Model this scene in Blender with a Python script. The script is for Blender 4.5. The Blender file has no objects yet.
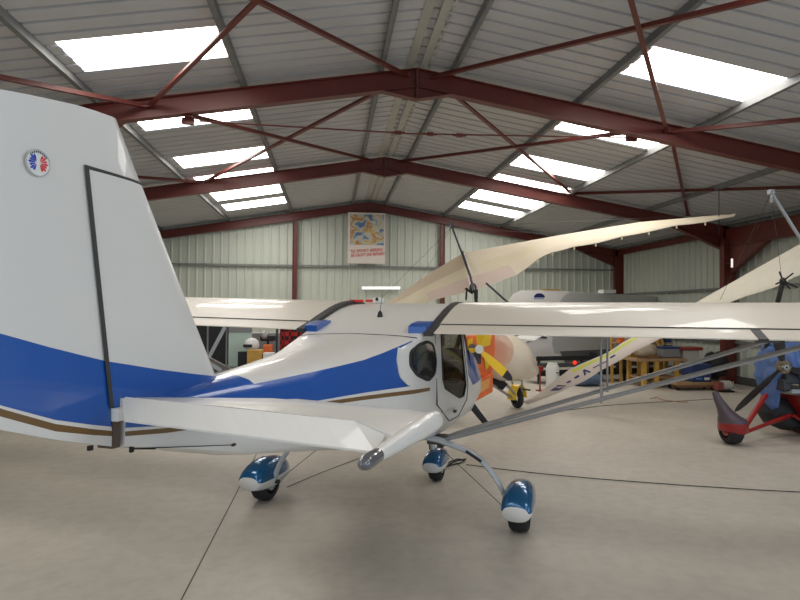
import bpy, bmesh, math, random
from mathutils import Vector, Matrix, noise
random.seed(4)
SC = bpy.context.scene
COL = SC.collection
R = math.radians

# ------------------------------------------------------------------ camera
FPX = 580.0
YAW, PITCH, ROLL, EYE = R(6.88), math.atan(12/580), R(0.3), 1.65
fw = Vector((math.sin(YAW)*math.cos(PITCH), math.cos(YAW)*math.cos(PITCH), math.sin(PITCH)))
rt = Vector((math.cos(YAW), -math.sin(YAW), 0.0))
upv = rt.cross(fw)
rt, upv = rt*math.cos(ROLL)+upv*math.sin(ROLL), upv*math.cos(ROLL)-rt*math.sin(ROLL)
EYEP = Vector((0, 0, EYE))
cam_d = bpy.data.cameras.new('camera'); cam = bpy.data.objects.new('camera', cam_d); COL.objects.link(cam)
cam_d.sensor_width = 36; cam_d.lens = FPX/800*36; cam_d.clip_end = 200
m3 = Matrix((rt, upv, -fw)).transposed()
cam.matrix_world = Matrix.Translation(EYEP) @ m3.to_4x4()
SC.camera = cam

# ------------------------------------------------------------------ world, lights, exposure
w = bpy.data.worlds.new('world'); SC.world = w; w.use_nodes = True
w.node_tree.nodes['Background'].inputs[0].default_value = (0.62, 0.78, 1.0, 1)
w.node_tree.nodes['Background'].inputs[1].default_value = 0.6
SKYLIGHT_POWER = 9.5
def area(name, loc, rot, sx, sy, power, col):
    l = bpy.data.lights.new(name, 'AREA'); l.shape = 'RECTANGLE'; l.size = sx; l.size_y = sy
    l.energy = power; l.color = col
    o = bpy.data.objects.new(name, l); COL.objects.link(o); o.location = loc; o.rotation_euler = rot
    return o
area('door_daylight', (-0.6, -5.85, 2.05), (R(90), 0, 0), 12.0, 3.7, 130, (0.66, 0.82, 1.0))
area('side_door_daylight', (9.45, -1.6, 1.75), (0, R(90), 0), 3.3, 6.2, 185, (0.60, 0.78, 1.0))
SC.view_settings.view_transform = 'Standard'
SC.view_settings.look = 'None'
SC.view_settings.gamma = 1.0
SC.view_settings.use_curve_mapping = False
SC.view_settings.exposure = 0.0
SC.cycles.use_denoising = True
SC.cycles.max_bounces = 10
SC.cycles.diffuse_bounces = 6
SC.cycles.sample_clamp_indirect = 8

# ------------------------------------------------------------------ helpers
def ray(px, py): return fw + rt*((px-400)/FPX) + upv*((300-py)/FPX)
def at(px, py, y):
    k = ray(px, py); return EYEP + k*(y/k.y)
def atz(px, py, z=0.0):
    k = ray(px, py); return EYEP + k*((z-EYE)/k.z)

def mat(name, col, rough=0.5, metal=0.0, coat=0.0, noise_amt=0.0, noise_scale=8.0, bump=0.0, spec=0.5, trans=0.0, emit=None, estr=0.0, alpha=1.0):
    m = bpy.data.materials.new(name); m.use_nodes = True
    nt = m.node_tree; b = nt.nodes['Principled BSDF']
    b.inputs['Base Color'].default_value = (*col, 1)
    b.inputs['Roughness'].default_value = rough
    b.inputs['Metallic'].default_value = metal
    b.inputs['Coat Weight'].default_value = coat
    b.inputs['Specular IOR Level'].default_value = spec
    b.inputs['Transmission Weight'].default_value = trans
    b.inputs['Alpha'].default_value = alpha
    if emit:
        b.inputs['Emission Color'].default_value = (*emit, 1); b.inputs['Emission Strength'].default_value = estr
    if noise_amt or bump:
        tc = nt.nodes.new('ShaderNodeTexCoord'); n = nt.nodes.new('ShaderNodeTexNoise')
        n.inputs['Scale'].default_value = noise_scale; n.inputs['Detail'].default_value = 6
        nt.links.new(tc.outputs['Object'], n.inputs['Vector'])
        if noise_amt:
            mx = nt.nodes.new('ShaderNodeMix'); mx.data_type = 'RGBA'
            mx.inputs['A'].default_value = (*[c*(1-noise_amt) for c in col], 1)
            mx.inputs['B'].default_value = (*[min(1, c*(1+noise_amt)) for c in col], 1)
            nt.links.new(n.outputs['Fac'], mx.inputs['Factor'])
            nt.links.new(mx.outputs['Result'], b.inputs['Base Color'])
        if bump:
            bp = nt.nodes.new('ShaderNodeBump'); bp.inputs['Strength'].default_value = bump; bp.inputs['Distance'].default_value = 0.02
            nt.links.new(n.outputs['Fac'], bp.inputs['Height']); nt.links.new(bp.outputs['Normal'], b.inputs['Normal'])
    return m

M = {}
M['white'] = mat('white_gelcoat', (0.68, 0.66, 0.62), 0.38, coat=0.3, noise_amt=0.03, noise_scale=2.5)
M['wingwhite'] = mat('wing_fabric_white', (0.64, 0.585, 0.50), 0.42, coat=0.2, noise_amt=0.03, noise_scale=2.0)
M['blue'] = mat('blue_paint', (0.008, 0.082, 0.36), 0.28, coat=0.5, noise_amt=0.08, noise_scale=3)
M['teal'] = mat('metallic_blue_paint', (0.006, 0.10, 0.24), 0.22, metal=0.3, coat=0.7)
M['gold'] = mat('bronze_stripe', (0.16, 0.085, 0.025), 0.4)
M['black'] = mat('black_rubber', (0.012, 0.012, 0.013), 0.6)
M['gap'] = mat('dark_gap_seal', (0.035, 0.032, 0.03), 0.6)
M['rubber'] = mat('tyre_rubber', (0.016, 0.016, 0.017), 0.75, noise_amt=0.2, noise_scale=20)
M['alu'] = mat('grey_aluminium', (0.40, 0.41, 0.42), 0.4, metal=0.5)
M['strutgrey'] = mat('strut_grey_paint', (0.36, 0.36, 0.36), 0.42, metal=0.25)
M['steeldark'] = mat('dark_steel', (0.06, 0.06, 0.065), 0.4, metal=0.6)
M['legwhite'] = mat('leg_grey_paint', (0.50, 0.52, 0.54), 0.32, coat=0.3)
M['red'] = mat('oxide_red_steel', (0.128, 0.022, 0.014), 0.45, noise_amt=0.22, noise_scale=3)
M['galv'] = mat('galvanised_steel', (0.19, 0.195, 0.19), 0.6, metal=0.1, noise_amt=0.25, noise_scale=6)
M['roof'] = mat('grey_roof_sheet', (0.50, 0.50, 0.505), 0.62, noise_amt=0.10, noise_scale=0.9)
M['wallsheet'] = mat('pale_green_cladding', (0.50, 0.53, 0.46), 0.55, noise_amt=0.06, noise_scale=1.2)
M['ridge'] = mat('ridge_flashing', (0.42, 0.42, 0.37), 0.5, noise_amt=0.2, noise_scale=4)
M['glassdark'] = mat('dark_tinted_glass', (0.012, 0.014, 0.016), 0.08, coat=0.6)
M['smoke'] = mat('smoked_plastic_lens', (0.10, 0.10, 0.11), 0.12, coat=0.6)
M['cream'] = mat('cream_fibreglass', (0.80, 0.70, 0.55), 0.35, coat=0.3, noise_amt=0.05)
M['sailcream'] = mat('cream_sailcloth', (0.76, 0.66, 0.50), 0.7, noise_amt=0.08, noise_scale=1.5)
M['sailpink'] = mat('faded_pink_sailcloth', (0.70, 0.55, 0.46), 0.7, noise_amt=0.12, noise_scale=2)
M['sailyellow'] = mat('faded_yellow_sailcloth', (0.73, 0.64, 0.45), 0.7, noise_amt=0.1, noise_scale=2)
M['sailtan'] = mat('tan_sailcloth', (0.62, 0.50, 0.36), 0.7, noise_amt=0.08, noise_scale=2)
M['sailwhite'] = mat('off_white_sailcloth', (0.62, 0.55, 0.50), 0.7, noise_amt=0.08, noise_scale=2)
M['lime'] = mat('lime_sailcloth', (0.56, 0.60, 0.10), 0.7)
M['orange'] = mat('orange_paint', (0.80, 0.16, 0.03), 0.4, noise_amt=0.25, noise_scale=9)
M['yellow'] = mat('yellow_paint', (0.85, 0.55, 0.02), 0.35)
M['redpaint'] = mat('bright_red_paint', (0.28, 0.012, 0.010), 0.35, coat=0.3)
M['caravan'] = mat('caravan_white', (0.86, 0.84, 0.80), 0.4)
M['caravanshadegrey'] = mat('caravan_side_shade_grey', (0.58, 0.58, 0.56), 0.5)  # shade on the caravan side painted in; plain grey on vent and box
M['dgrey'] = mat('dark_grey_plastic', (0.07, 0.07, 0.072), 0.5)
M['mgrey'] = mat('mid_grey_plastic', (0.22, 0.22, 0.22), 0.5)
M['spat'] = mat('purple_grey_plastic', (0.085, 0.062, 0.075), 0.45)
M['tarp'] = mat('blue_tarpaulin', (0.09, 0.17, 0.40), 0.5, noise_amt=0.25, noise_scale=7, bump=0.4)
M['wood'] = mat('bare_wood', (0.36, 0.22, 0.11), 0.7, noise_amt=0.25, noise_scale=9)
M['ywood'] = mat('yellow_timber', (0.52, 0.30, 0.06), 0.6, noise_amt=0.3, noise_scale=9)
M['pvc'] = mat('white_plastic', (0.75, 0.75, 0.72), 0.5)
M['palegreen'] = mat('pale_green_sheet', (0.50, 0.62, 0.54), 0.5, noise_amt=0.08)
M['darkblue'] = mat('dark_blue_plastic', (0.02, 0.045, 0.14), 0.4)
M['seat'] = mat('grey_seat_fabric', (0.10, 0.10, 0.10), 0.8)
M['tan'] = mat('tan_lining', (0.40, 0.33, 0.25), 0.8)
M['navy'] = mat('navy_print', (0.015, 0.02, 0.12), 0.5)
M['redtext'] = mat('red_print', (0.65, 0.05, 0.03), 0.6)
M['badgeblue'] = mat('badge_blue', (0.01, 0.04, 0.45), 0.5)
M['badgered'] = mat('badge_red', (0.75, 0.03, 0.03), 0.5)
M['lamp'] = mat('lit_tube', (1, 1, 1), 0.5, emit=(1, 0.97, 0.9), estr=0.85)
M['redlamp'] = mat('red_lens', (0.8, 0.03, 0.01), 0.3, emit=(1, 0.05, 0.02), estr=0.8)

def glass_mat():
    m = bpy.data.materials.new('clear_acrylic'); m.use_nodes = True; nt = m.node_tree
    nt.nodes.remove(nt.nodes['Principled BSDF'])
    t = nt.nodes.new('ShaderNodeBsdfTransparent'); t.inputs[0].default_value = (0.72, 0.72, 0.70, 1)
    g = nt.nodes.new('ShaderNodeBsdfGlossy'); g.inputs[1].default_value = 0.05
    mx = nt.nodes.new('ShaderNodeMixShader'); mx.inputs[0].default_value = 0.12
    nt.links.new(t.outputs[0], mx.inputs[1]); nt.links.new(g.outputs[0], mx.inputs[2])
    nt.links.new(mx.outputs[0], nt.nodes['Material Output'].inputs[0]); return m
M['glass'] = glass_mat()

def skylight_mat():
    m = bpy.data.materials.new('translucent_skylight_sheet'); m.use_nodes = True; nt = m.node_tree
    b = nt.nodes['Principled BSDF']; b.inputs['Base Color'].default_value = (0.8, 0.8, 0.8, 1)
    b.inputs['Emission Color'].default_value = (1.0, 0.965, 0.91, 1); b.inputs['Emission Strength'].default_value = SKYLIGHT_POWER
    return m
M['sky'] = skylight_mat()

def floor_mat():
    m = bpy.data.materials.new('polished_concrete'); m.use_nodes = True; nt = m.node_tree; b = nt.nodes['Principled BSDF']
    tc = nt.nodes.new('ShaderNodeTexCoord')
    n1 = nt.nodes.new('ShaderNodeTexNoise'); n1.inputs['Scale'].default_value = 0.55; n1.inputs['Detail'].default_value = 8; n1.inputs['Roughness'].default_value = 0.6
    n2 = nt.nodes.new('ShaderNodeTexNoise'); n2.inputs['Scale'].default_value = 9; n2.inputs['Detail'].default_value = 8
    n3 = nt.nodes.new('ShaderNodeTexNoise'); n3.inputs['Scale'].default_value = 2.2; n3.inputs['Detail'].default_value = 4
    for n in (n1, n2, n3): nt.links.new(tc.outputs['Object'], n.inputs['Vector'])
    cr = nt.nodes.new('ShaderNodeValToRGB'); cr.color_ramp.elements[0].position = 0.3; cr.color_ramp.elements[1].position = 0.7
    cr.color_ramp.elements[0].color = (0.43, 0.39, 0.333, 1); cr.color_ramp.elements[1].color = (0.56, 0.51, 0.437, 1)
    nt.links.new(n1.outputs['Fac'], cr.inputs[0])
    mx = nt.nodes.new('ShaderNodeMix'); mx.data_type = 'RGBA'; mx.blend_type = 'MULTIPLY'; mx.inputs['Factor'].default_value = 0.35
    cr2 = nt.nodes.new('ShaderNodeValToRGB'); cr2.color_ramp.elements[0].position = 0.35; cr2.color_ramp.elements[0].color = (0.72, 0.72, 0.72, 1)
    cr2.color_ramp.elements[1].position = 0.6; cr2.color_ramp.elements[1].color = (1, 1, 1, 1)
    nt.links.new(n2.outputs['Fac'], cr2.inputs[0])
    nt.links.new(cr.outputs[0], mx.inputs['A']); nt.links.new(cr2.outputs[0], mx.inputs['B'])
    nt.links.new(mx.outputs['Result'], b.inputs['Base Color'])
    mr = nt.nodes.new('ShaderNodeMapRange'); mr.inputs['To Min'].default_value = 0.42; mr.inputs['To Max'].default_value = 0.7
    nt.links.new(n3.outputs['Fac'], mr.inputs['Value']); nt.links.new(mr.outputs[0], b.inputs['Roughness'])
    return m
M['floor'] = floor_mat()

ROOTM = {}
class MB:
    def __init__(s): s.v = []; s.f = []; s.mi = []
    def add(s, vs, fs, mi=0):
        o = len(s.v); s.v += [Vector(p) for p in vs]; s.f += [tuple(i+o for i in f) for f in fs]; s.mi += [mi]*len(fs); return s
    def box(s, c, d, rot=None, mi=0):
        c = Vector(c); hx, hy, hz = d[0]/2, d[1]/2, d[2]/2
        vs = [Vector((x, y, z)) for x in (-hx, hx) for y in (-hy, hy) for z in (-hz, hz)]
        if rot is not None: vs = [rot @ q for q in vs]
        return s.add([c+q for q in vs], [(0, 1, 3, 2), (4, 6, 7, 5), (0, 4, 5, 1), (2, 3, 7, 6), (0, 2, 6, 4), (1, 5, 7, 3)], mi)
    def bar(s, a, b, wd, ht, upd=(0, 0, 1), mi=0):
        a, b = Vector(a), Vector(b); d = (b-a).normalized(); u = Vector(upd); sd = d.cross(u)
        if sd.length < 1e-4: sd = d.cross(Vector((1, 0, 0)))
        sd.normalize(); u = sd.cross(d)
        vs = [p+sd*x*wd/2+u*y*ht/2 for p in (a, b) for x, y in ((-1, -1), (1, -1), (1, 1), (-1, 1))]
        return s.add(vs, [(3, 2, 1, 0), (4, 5, 6, 7), (0, 1, 5, 4), (1, 2, 6, 5), (2, 3, 7, 6), (3, 0, 4, 7)], mi)
    def ibeam(s, a, b, depth, flange, updir, t=0.012, mi=0):
        a, b = Vector(a), Vector(b); u = Vector(updir).normalized()
        s.bar(a+u*(depth/2-t/2), b+u*(depth/2-t/2), flange, t, u, mi)
        s.bar(a-u*(depth/2-t/2), b-u*(depth/2-t/2), flange, t, u, mi)
        return s.bar(a, b, t, depth-2*t, u, mi)
    def tube(s, pts, r, n=10, sx=1.0, upd=(0, 0, 1), cap=True, mi=0):
        pts = [Vector(p) for p in pts]; rs = r if isinstance(r, (list, tuple)) else [r]*len(pts)
        o = len(s.v)
        for i, p in enumerate(pts):
            d = (pts[min(i+1, len(pts)-1)]-pts[max(i-1, 0)]).normalized(); u = Vector(upd)
            sd = d.cross(u)
            if sd.length < 1e-3: sd = d.cross(Vector((1, 0, 0)))
            sd.normalize(); u = sd.cross(d)
            for k in range(n):
                a = 2*math.pi*k/n; s.v.append(p+sd*math.cos(a)*rs[i]*sx+u*math.sin(a)*rs[i])
        for i in range(len(pts)-1):
            for k in range(n):
                k2 = (k+1) % n; s.f.append((o+i*n+k, o+i*n+k2, o+(i+1)*n+k2, o+(i+1)*n+k)); s.mi.append(mi)
        if cap:
            s.f.append(tuple(o+k for k in reversed(range(n)))); s.mi.append(mi)
            e = o+(len(pts)-1)*n; s.f.append(tuple(e+k for k in range(n))); s.mi.append(mi)
        return s
    def loft(s, rings, closed=True, cap=True, mi=None):
        o = len(s.v); n = len(rings[0])
        for r_ in rings: s.v += [Vector(p) for p in r_]
        m = n if closed else n-1
        for i in range(len(rings)-1):
            for k in range(m):
                k2 = (k+1) % n
                s.f.append((o+i*n+k, o+i*n+k2, o+(i+1)*n+k2, o+(i+1)*n+k)); s.mi.append(mi(i, k) if callable(mi) else (mi or 0))
        if cap and closed:
            s.f.append(tuple(o+k for k in reversed(range(n)))); s.mi.append(mi(0, 0) if callable(mi) else (mi or 0))
            e = o+(len(rings)-1)*n; s.f.append(tuple(e+k for k in range(n))); s.mi.append(mi(len(rings)-2, 0) if callable(mi) else (mi or 0))
        return s
    def ball(s, c, r3, nu=16, nv=10, mi=0, fn=None):
        c = Vector(c); rings = []
        for i in range(nv+1):
            ph = math.pi*i/nv; ring = []
            rr = max(math.sin(ph), 0.02)
            for k in range(nu):
                a = 2*math.pi*k/nu; d = Vector((rr*math.cos(a), rr*math.sin(a), math.cos(ph)))
                f = fn(d) if fn else 1.0
                ring.append(c+Vector((d.x*r3[0], d.y*r3[1], d.z*r3[2]))*f)
            rings.append(ring)
        return s.loft(rings, mi=mi)
    def prism(s, pts, off, mi=0):
        n = len(pts); pts = [Vector(p) for p in pts]; off = Vector(off)
        vs = pts+[p+off for p in pts]
        fs = [tuple(range(n)), tuple(reversed(range(n, 2*n)))]+[(i, i+n, (i+1) % n+n, (i+1) % n) for i in range(n)]
        return s.add(vs, fs, mi)
    def build(s, name, ms, parent=None, smooth=False, local=False, origin=True, bevel=0.0, angle=40):
        if not isinstance(ms, (list, tuple)): ms = [ms]
        vs = s.v; loc = Vector((0, 0, 0))
        if parent is not None and not local:
            r_ = parent; inv = ROOTM[r_.name]; vs = [inv @ p for p in vs]
        elif parent is None and origin and vs:
            loc = Vector(((min(p.x for p in vs)+max(p.x for p in vs))/2, (min(p.y for p in vs)+max(p.y for p in vs))/2, min(p.z for p in vs)))
            vs = [p-loc for p in vs]
        me = bpy.data.meshes.new(name); me.from_pydata([tuple(p) for p in vs], [], s.f); me.update()
        for m in ms: me.materials.append(m)
        me.polygons.foreach_set('material_index', s.mi)
        bm = bmesh.new(); bm.from_mesh(me); bmesh.ops.recalc_face_normals(bm, faces=bm.faces); bm.to_mesh(me); bm.free()
        if smooth:
            me.polygons.foreach_set('use_smooth', [True]*len(me.polygons))
            try: me.set_sharp_from_angle(angle=R(angle))
            except Exception: pass
        o = bpy.data.objects.new(name, me); COL.objects.link(o); o.location = loc
        if parent is not None:
            o.parent = parent; ROOTM[o.name] = ROOTM[parent.name] if parent.name in ROOTM else Matrix()
        else: ROOTM[o.name] = Matrix.Translation(-loc)
        if bevel:
            md = o.modifiers.new('bevel', 'BEVEL'); md.width = bevel; md.segments = 2; md.limit_method = 'ANGLE'
        return o

def tag(o, label=None, cat=None, group=None, kind=None):
    if label: o['label'] = label
    if cat: o['category'] = cat
    if group: o['group'] = group
    if kind: o['kind'] = kind
    return o
def thing(name, loc, label, cat, group=None, rz=0.0):
    o = bpy.data.objects.new(name, None); COL.objects.link(o); o.empty_display_size = 0.2
    o.location = loc; o.rotation_euler = (0, 0, rz)
    ROOTM[o.name] = (Matrix.Translation(Vector(loc)) @ Matrix.Rotation(rz, 4, 'Z')).inverted()
    return tag(o, label, cat, group)
def struct(o): o['kind'] = 'structure'; return o

# ------------------------------------------------------------------ the hangar
XR, SL, ZP = 1.2, 0.166, 5.10            # ridge line, roof slope, underside of the purlins at the ridge
XL, XRT = -7.2, 9.6
YF, YB = 18.3, -6.0
ZS = ZP+0.14                             # underside of the sheeting
def zroof(x, base=ZP): return base-SL*abs(x-XR)
EAVE = zroof(XRT)

struct(MB().add([(XL-.3, YB-.3, 0), (XRT+.3, YB-.3, 0), (XRT+.3, YF+.3, 0), (XL-.3, YF+.3, 0)], [(0, 1, 2, 3)]).build('floor', M['floor'], origin=False))
# narrow saw-cut joints in the concrete
jm = mat('joint_filler', (0.10, 0.09, 0.08), 0.8)
struct(MB().box((-0.83, 2.0, 0.0012), (0.008, 11.0, 0.002)).build('trim_1', jm))
# corrugated sheeting: profile along one axis
def corr(t0, t1, pitch=0.25, depth=0.035, phase=0.0, G=(.68, .76, .92)):
    out = []; k = math.floor((t0-phase)/pitch)
    while phase+k*pitch < t1+pitch:
        b = phase+k*pitch
        for dt, h in ((0, 0), (pitch*G[0], 0), (pitch*G[1], depth), (pitch*G[2], depth)):
            t = b+dt
            if t0 < t < t1: out.append((t, h))
        k += 1
    def hh(t):
        q = ((t-phase) % pitch)/pitch
        if q < G[0]: return 0
        if q < G[1]: return depth*(q-G[0])/(G[1]-G[0])
        if q < G[2]: return depth
        return depth*(1-(q-G[2])/(1-G[2]))
    return [(t0, hh(t0))]+out+[(t1, hh(t1))]
def strip(mb, prof, A, B, mi=0):         # A(t,h), B(t,h): the two edges
    vs = []
    for t, h in prof: vs += [A(t, h), B(t, h)]
    mb.add(vs, [(2*i, 2*i+1, 2*i+3, 2*i+2) for i in range(len(prof)-1)], mi)

SKY_Y = [(-3.9, -3.1), (-1.5, -0.7), (0.9, 1.7), (3.9, 4.7), (6.42, 7.2), (8.72, 9.52), (11.1, 11.95), (12.72, 13.55), (14.4, 15.45), (15.95, 16.92)]
roofmb = MB()
def roof_patch(side, d0, d1, y0, y1):
    prof = corr(y0, y1, pitch=.245, depth=.05, G=(.80, .83, .97))
    def E(d): return lambda t, h: (XR+side*d, t, ZS-SL*d-0.045+h)
    strip(roofmb, prof, E(d0), E(d1))
for side in (-1, 1):
    d_in, d_out = (2.47, 4.14) if side < 0 else (2.55, 4.27)
    roof_patch(side, 0.0, d_in, YB, YF+.1)
    roof_patch(side, d_out, 8.55, YB, YF+.1)
    ys = [YB]+[v+(.10 if side < 0 else -.08) for p in SKY_Y for v in p]+[YF+.1]
    for i in range(0, len(ys), 2): roof_patch(side, d_in, d_out, ys[i], ys[i+1])
struct(roofmb.build('ceiling', M['roof'], origin=False))
wn = 0
for side in (-1, 1):
    for (a, b) in SKY_Y:
        wn += 1; sh = .10 if side < 0 else -.08; d_in, d_out = (2.47, 4.14) if side < 0 else (2.55, 4.27)
        mb = MB(); prof = corr(a+sh, b+sh, depth=0.01)
        strip(mb, prof, lambda t, h: (XR+side*d_in, t, ZS-SL*d_in-0.03+h), lambda t, h: (XR+side*d_out, t, ZS-SL*d_out-0.03+h))
        struct(mb.build('window_%d' % wn, M['sky']))

def wallstrip(name, p0, p1, ztop, inward, gapz=None):
    p0, p1 = Vector(p0), Vector(p1); L = (p1-p0).length; d = (p1-p0)/L; inn = Vector(inward)
    mb = MB(); prof = corr(0, L, pitch=0.245, depth=0.03)
    ts = sorted(set([t for t, h in prof]+([0.0])))
    strip(mb, prof, lambda t, h: p0+d*t+inn*h+Vector((0, 0, 0)), lambda t, h: p0+d*t+inn*h+Vector((0, 0, ztop(p0+d*t))))
    return mb
# far gable wall, split at the ridge so its top follows both slopes
mb = wallstrip('', (XL, YF, 0), (XR, YF, 0), lambda p: zroof(p.x)+.1, (0, -1, 0))
mb2 = wallstrip('', (XR, YF, 0), (XRT, YF, 0), lambda p: zroof(p.x)+.1, (0, -1, 0))
o = len(mb.v); mb.v += mb2.v; mb.f += [tuple(i+o for i in f) for f in mb2.f]; mb.mi += mb2.mi
struct(mb.build('wall_far', M['wallsheet'], origin=False))
mb = wallstrip('', (XRT, 1.6, 0), (XRT, YF, 0), lambda p: EAVE+.1, (-1, 0, 0))      # side door opening from y -4.8 to 1.6
mb.box((XRT, -1.6, 3.62), (.05, 6.4, .4)); mb.box((XRT, -5.4, 1.9), (.05, 1.2, 3.8))
struct(mb.build('wall_right', M['wallsheet'], origin=False))
struct(wallstrip('', (XL, YB, 0), (XL, YF, 0), lambda p: zroof(XL)+.1, (1, 0, 0)).build('wall_left', M['wallsheet'], origin=False))
# back wall with the wide open hangar door that lets the daylight in
mb = MB()
DX0, DX1, DH = -7.0, 5.6, 3.75
mb.box(((DX1+XRT)/2, YB, 1.9), (XRT-DX1, .06, 3.8))
mb.prism([(XL, YB-.03, DH), (DX1, YB-.03, DH), (DX1, YB-.03, 3.76), (XRT, YB-.03, 3.7), (XR, YB-.03, 5.2), (XL, YB-.03, 3.8)], (0, .06, 0))
struct(mb.build('wall_back', M['wallsheet'], origin=False))
struct(MB().box((XRT-.06, 10.0, 0.09), (.06, 16.4, .18)).build('baseboard_right', M['dgrey']))

# purlins
PUR = [0.48, 2.37, 4.27, 6.25, 8.15]
names = {-1: 'left', 1: 'right'}
ordn = ['closest to the ridge', 'at the upper edge of the skylights', 'at the lower edge of the skylights', 'halfway between skylights and eave', 'at the eave']
for side in (-1, 1):
    for k, d in enumerate(PUR):
        x = XR+side*d; z = zroof(x)
        mb = MB(); h = .13
        mb.bar((x, YB+.1, z+h/2), (x, YF-.05, z+h/2), .008, h)
        mb.bar((x+side*.03, YB+.1, z+.004), (x+side*.03, YF-.05, z+.004), .06, .008)
        mb.bar((x+side*.03, YB+.1, z+h-.03), (x+side*.03, YF-.05, z+h-.03), .06, .008)
        mb.bar((x+side*.058, YB+.1, z+.016), (x+side*.058, YF-.05, z+.016), .006, .03)
        tag(mb.build('roof_purlin', M['galv']), 'galvanised roof purlin on the %s slope, %s' % (names[side], ordn[k]), 'purlin', 'galvanised purlins under the roof sheets')
# ridge flashing, two pale strips under the apex
mb = MB()
mb.bar((XR-.10, YB+.1, ZS-.082), (XR-.10, YF-.05, ZS-.082), .11, .012, (SL, 0, 1))
mb.bar((XR+.10, YB+.1, ZS-.082), (XR+.10, YF-.05, ZS-.082), .11, .012, (-SL, 0, 1))
for i in range(120):
    y = YB+.3+i*.2
    mb.box((XR+.19, y, ZS-.088), (.035, .09, .03))
tag(mb.build('ridge_flashing', M['ridge']), 'pale ridge flashing running along the apex of the roof', 'flashing')

# portal frames
FY = [-1.9, 3.1, 8.1, 12.85, 18.12]
FL = {8.1: 'nearest red steel portal frame crossing the whole roof above the tail', 12.85: 'middle red steel portal frame with column beside the workbench',
      18.12: 'farthest red steel portal frame against the gable wall', 3.1: 'red steel portal frame over the photographer', -1.9: 'red steel portal frame near the open door'}
RD, CW = 0.265, 0.14
for y in FY:
    t = thing('portal_frame', (XR, y, 0), FL[y], 'steel frame', 'red portal frames of the hangar')
    far = y > 18
    fl = .12 if far else CW
    for side in (-1, 1):
        xe = XL+.16 if side < 0 else XRT-.16
        a = Vector((XR, y, ZP-RD/2)); b = Vector((xe, y, zroof(xe)-RD/2))
        n = Vector((side*SL, 0, 1)).normalized()
        MB().ibeam(a, b, RD if not far else .24, fl, n).build('rafter', M['red'], t)
        MB().ibeam((xe, y, 0), (xe, y, zroof(xe)-.01), .28, fl, (1, 0, 0)).build('column', M['red'], t)
        # haunch at the eave
        mb = MB(); x0 = xe-side*.12; x1 = xe-side*1.35
        tri = [(x0, y-.006, zroof(x0)-RD), (x1, y-.006, zroof(x1)-RD), (x0, y-.006, zroof(x0)-RD-.30)]
        mb.prism(tri, (0, .012, 0)); mb.bar((x1, y, zroof(x1)-RD), (x0, y, zroof(x0)-RD-.30), fl, .012, (0, 0, 1))
        mb.build('haunch', M['red'], t)
    # apex haunch plate
    zb = ZP-RD
    mb = MB()
    mb.prism([(XR-.48, y-.008, zb-SL*.48), (XR, y-.008, zb-.17), (XR+.48, y-.008, zb-SL*.48), (XR, y-.008, zb+.02)], (0, .016, 0))
    for s in (-1, 1): mb.bar((XR+s*.48, y, zb-SL*.48), (XR, y, zb-.17), fl*.9, .012, (0, 0, 1))
    mb.box((XR, y, ZP-.21), (.03, fl, .42))
    mb.build('apex_plate', M['red'], t)
    if not far:
        mb = MB()
        for zz in (.05, .12, .19, .27, .36):
            for yy in (-.045, .045): mb.box((XR, y+yy, ZP-zz), (.07, .022, .022))
        mb.build('bolt', M['steeldark'], t)['kind'] = 'stuff'

# roof bracing and ties
Y0, Y1, Y2 = 3.1, 8.1, 12.85
def zb(x, dz=.12): return zroof(x)-dz
def brace(a, b, label, r=.028, name='roof_brace'):
    d = (Vector(b)-Vector(a)).normalized()
    mb = MB(); mb.bar(a, b, r*2, .008); mb.bar(Vector(a)+Vector((0, 0, r)), Vector(b)+Vector((0, 0, r)), .008, r*2)
    for p, s in ((Vector(a), 1), (Vector(b), -1)): mb.box(p+d*s*.05, (.10, .10, .014))
    return tag(mb.build(name, M['red']), label, 'brace', 'red roof braces')
brace((-2.45, Y1, zb(-2.45)), (XR-.05, Y0, zb(XR)), 'red roof brace rising steeply right above the first left skylight')
brace((-2.45, Y1, zb(-2.45)), (-6.9, Y0, zb(-6.9)), 'red roof brace passing over the top of the tail fin')
brace((XR-.12, Y1, zb(XR)), (-2.75, Y0, zb(-2.75)), 'red roof brace running up left from the nearest apex')
brace((XR+.2, Y1, zb(XR)), (5.3, Y0, zb(5.3)), 'red roof brace running up right from the nearest apex')
brace((5.0, Y1, zb(5.0)), (XR+.05, Y0, zb(XR)), 'red roof brace crossing the large right skylight')
brace((5.05, Y1, zb(5.0)), (9.3, Y0, zb(9.3)), 'red roof brace leaving the nearest right rafter toward the right edge')
brace((XR-.41, Y1, 4.82), (-2.69, Y2, 4.42), 'red roof brace from the nearest apex down to the middle left rafter')
brace((XR+.48, Y1, 4.80), (5.55, Y2, 4.42), 'red roof brace from the nearest apex down to the middle right rafter')
brace((-1.96, Y1, 4.29), (XR-.3, Y2, 5.0), 'red roof brace from the nearest left rafter back to the middle apex')
brace((4.52, Y1, 4.34), (XR+.3, Y2, 5.0), 'red roof brace from the nearest right rafter back to the middle apex')
brace((-2.8, Y2, 4.40), (-6.9, Y1, zb(-6.9)), 'red roof brace emerging from behind the fin at the rudder gap')
brace((5.6, Y2, 4.40), (9.3, Y1, 3.70), 'red roof brace from the middle right rafter to the right edge')
brace((-2.5, Y1, 4.36), (-6.9, Y2, 3.68), 'short visible red brace below the nearest left rafter behind the fin')
brace((5.05, Y1, 4.36), (8.45, Y2, 3.98), 'red roof brace dropping behind the tip of the cream delta wing')
for (a, b, l) in [((XR-.1, Y2+.1, 4.85), (-2.7, 18.0, 4.30), 'thin red brace in the farthest bay, left slope'), ((XR+.1, Y2+.1, 4.85), (5.1, 18.0, 4.30), 'thin red brace in the farthest bay, right slope')]:
    pass
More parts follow.
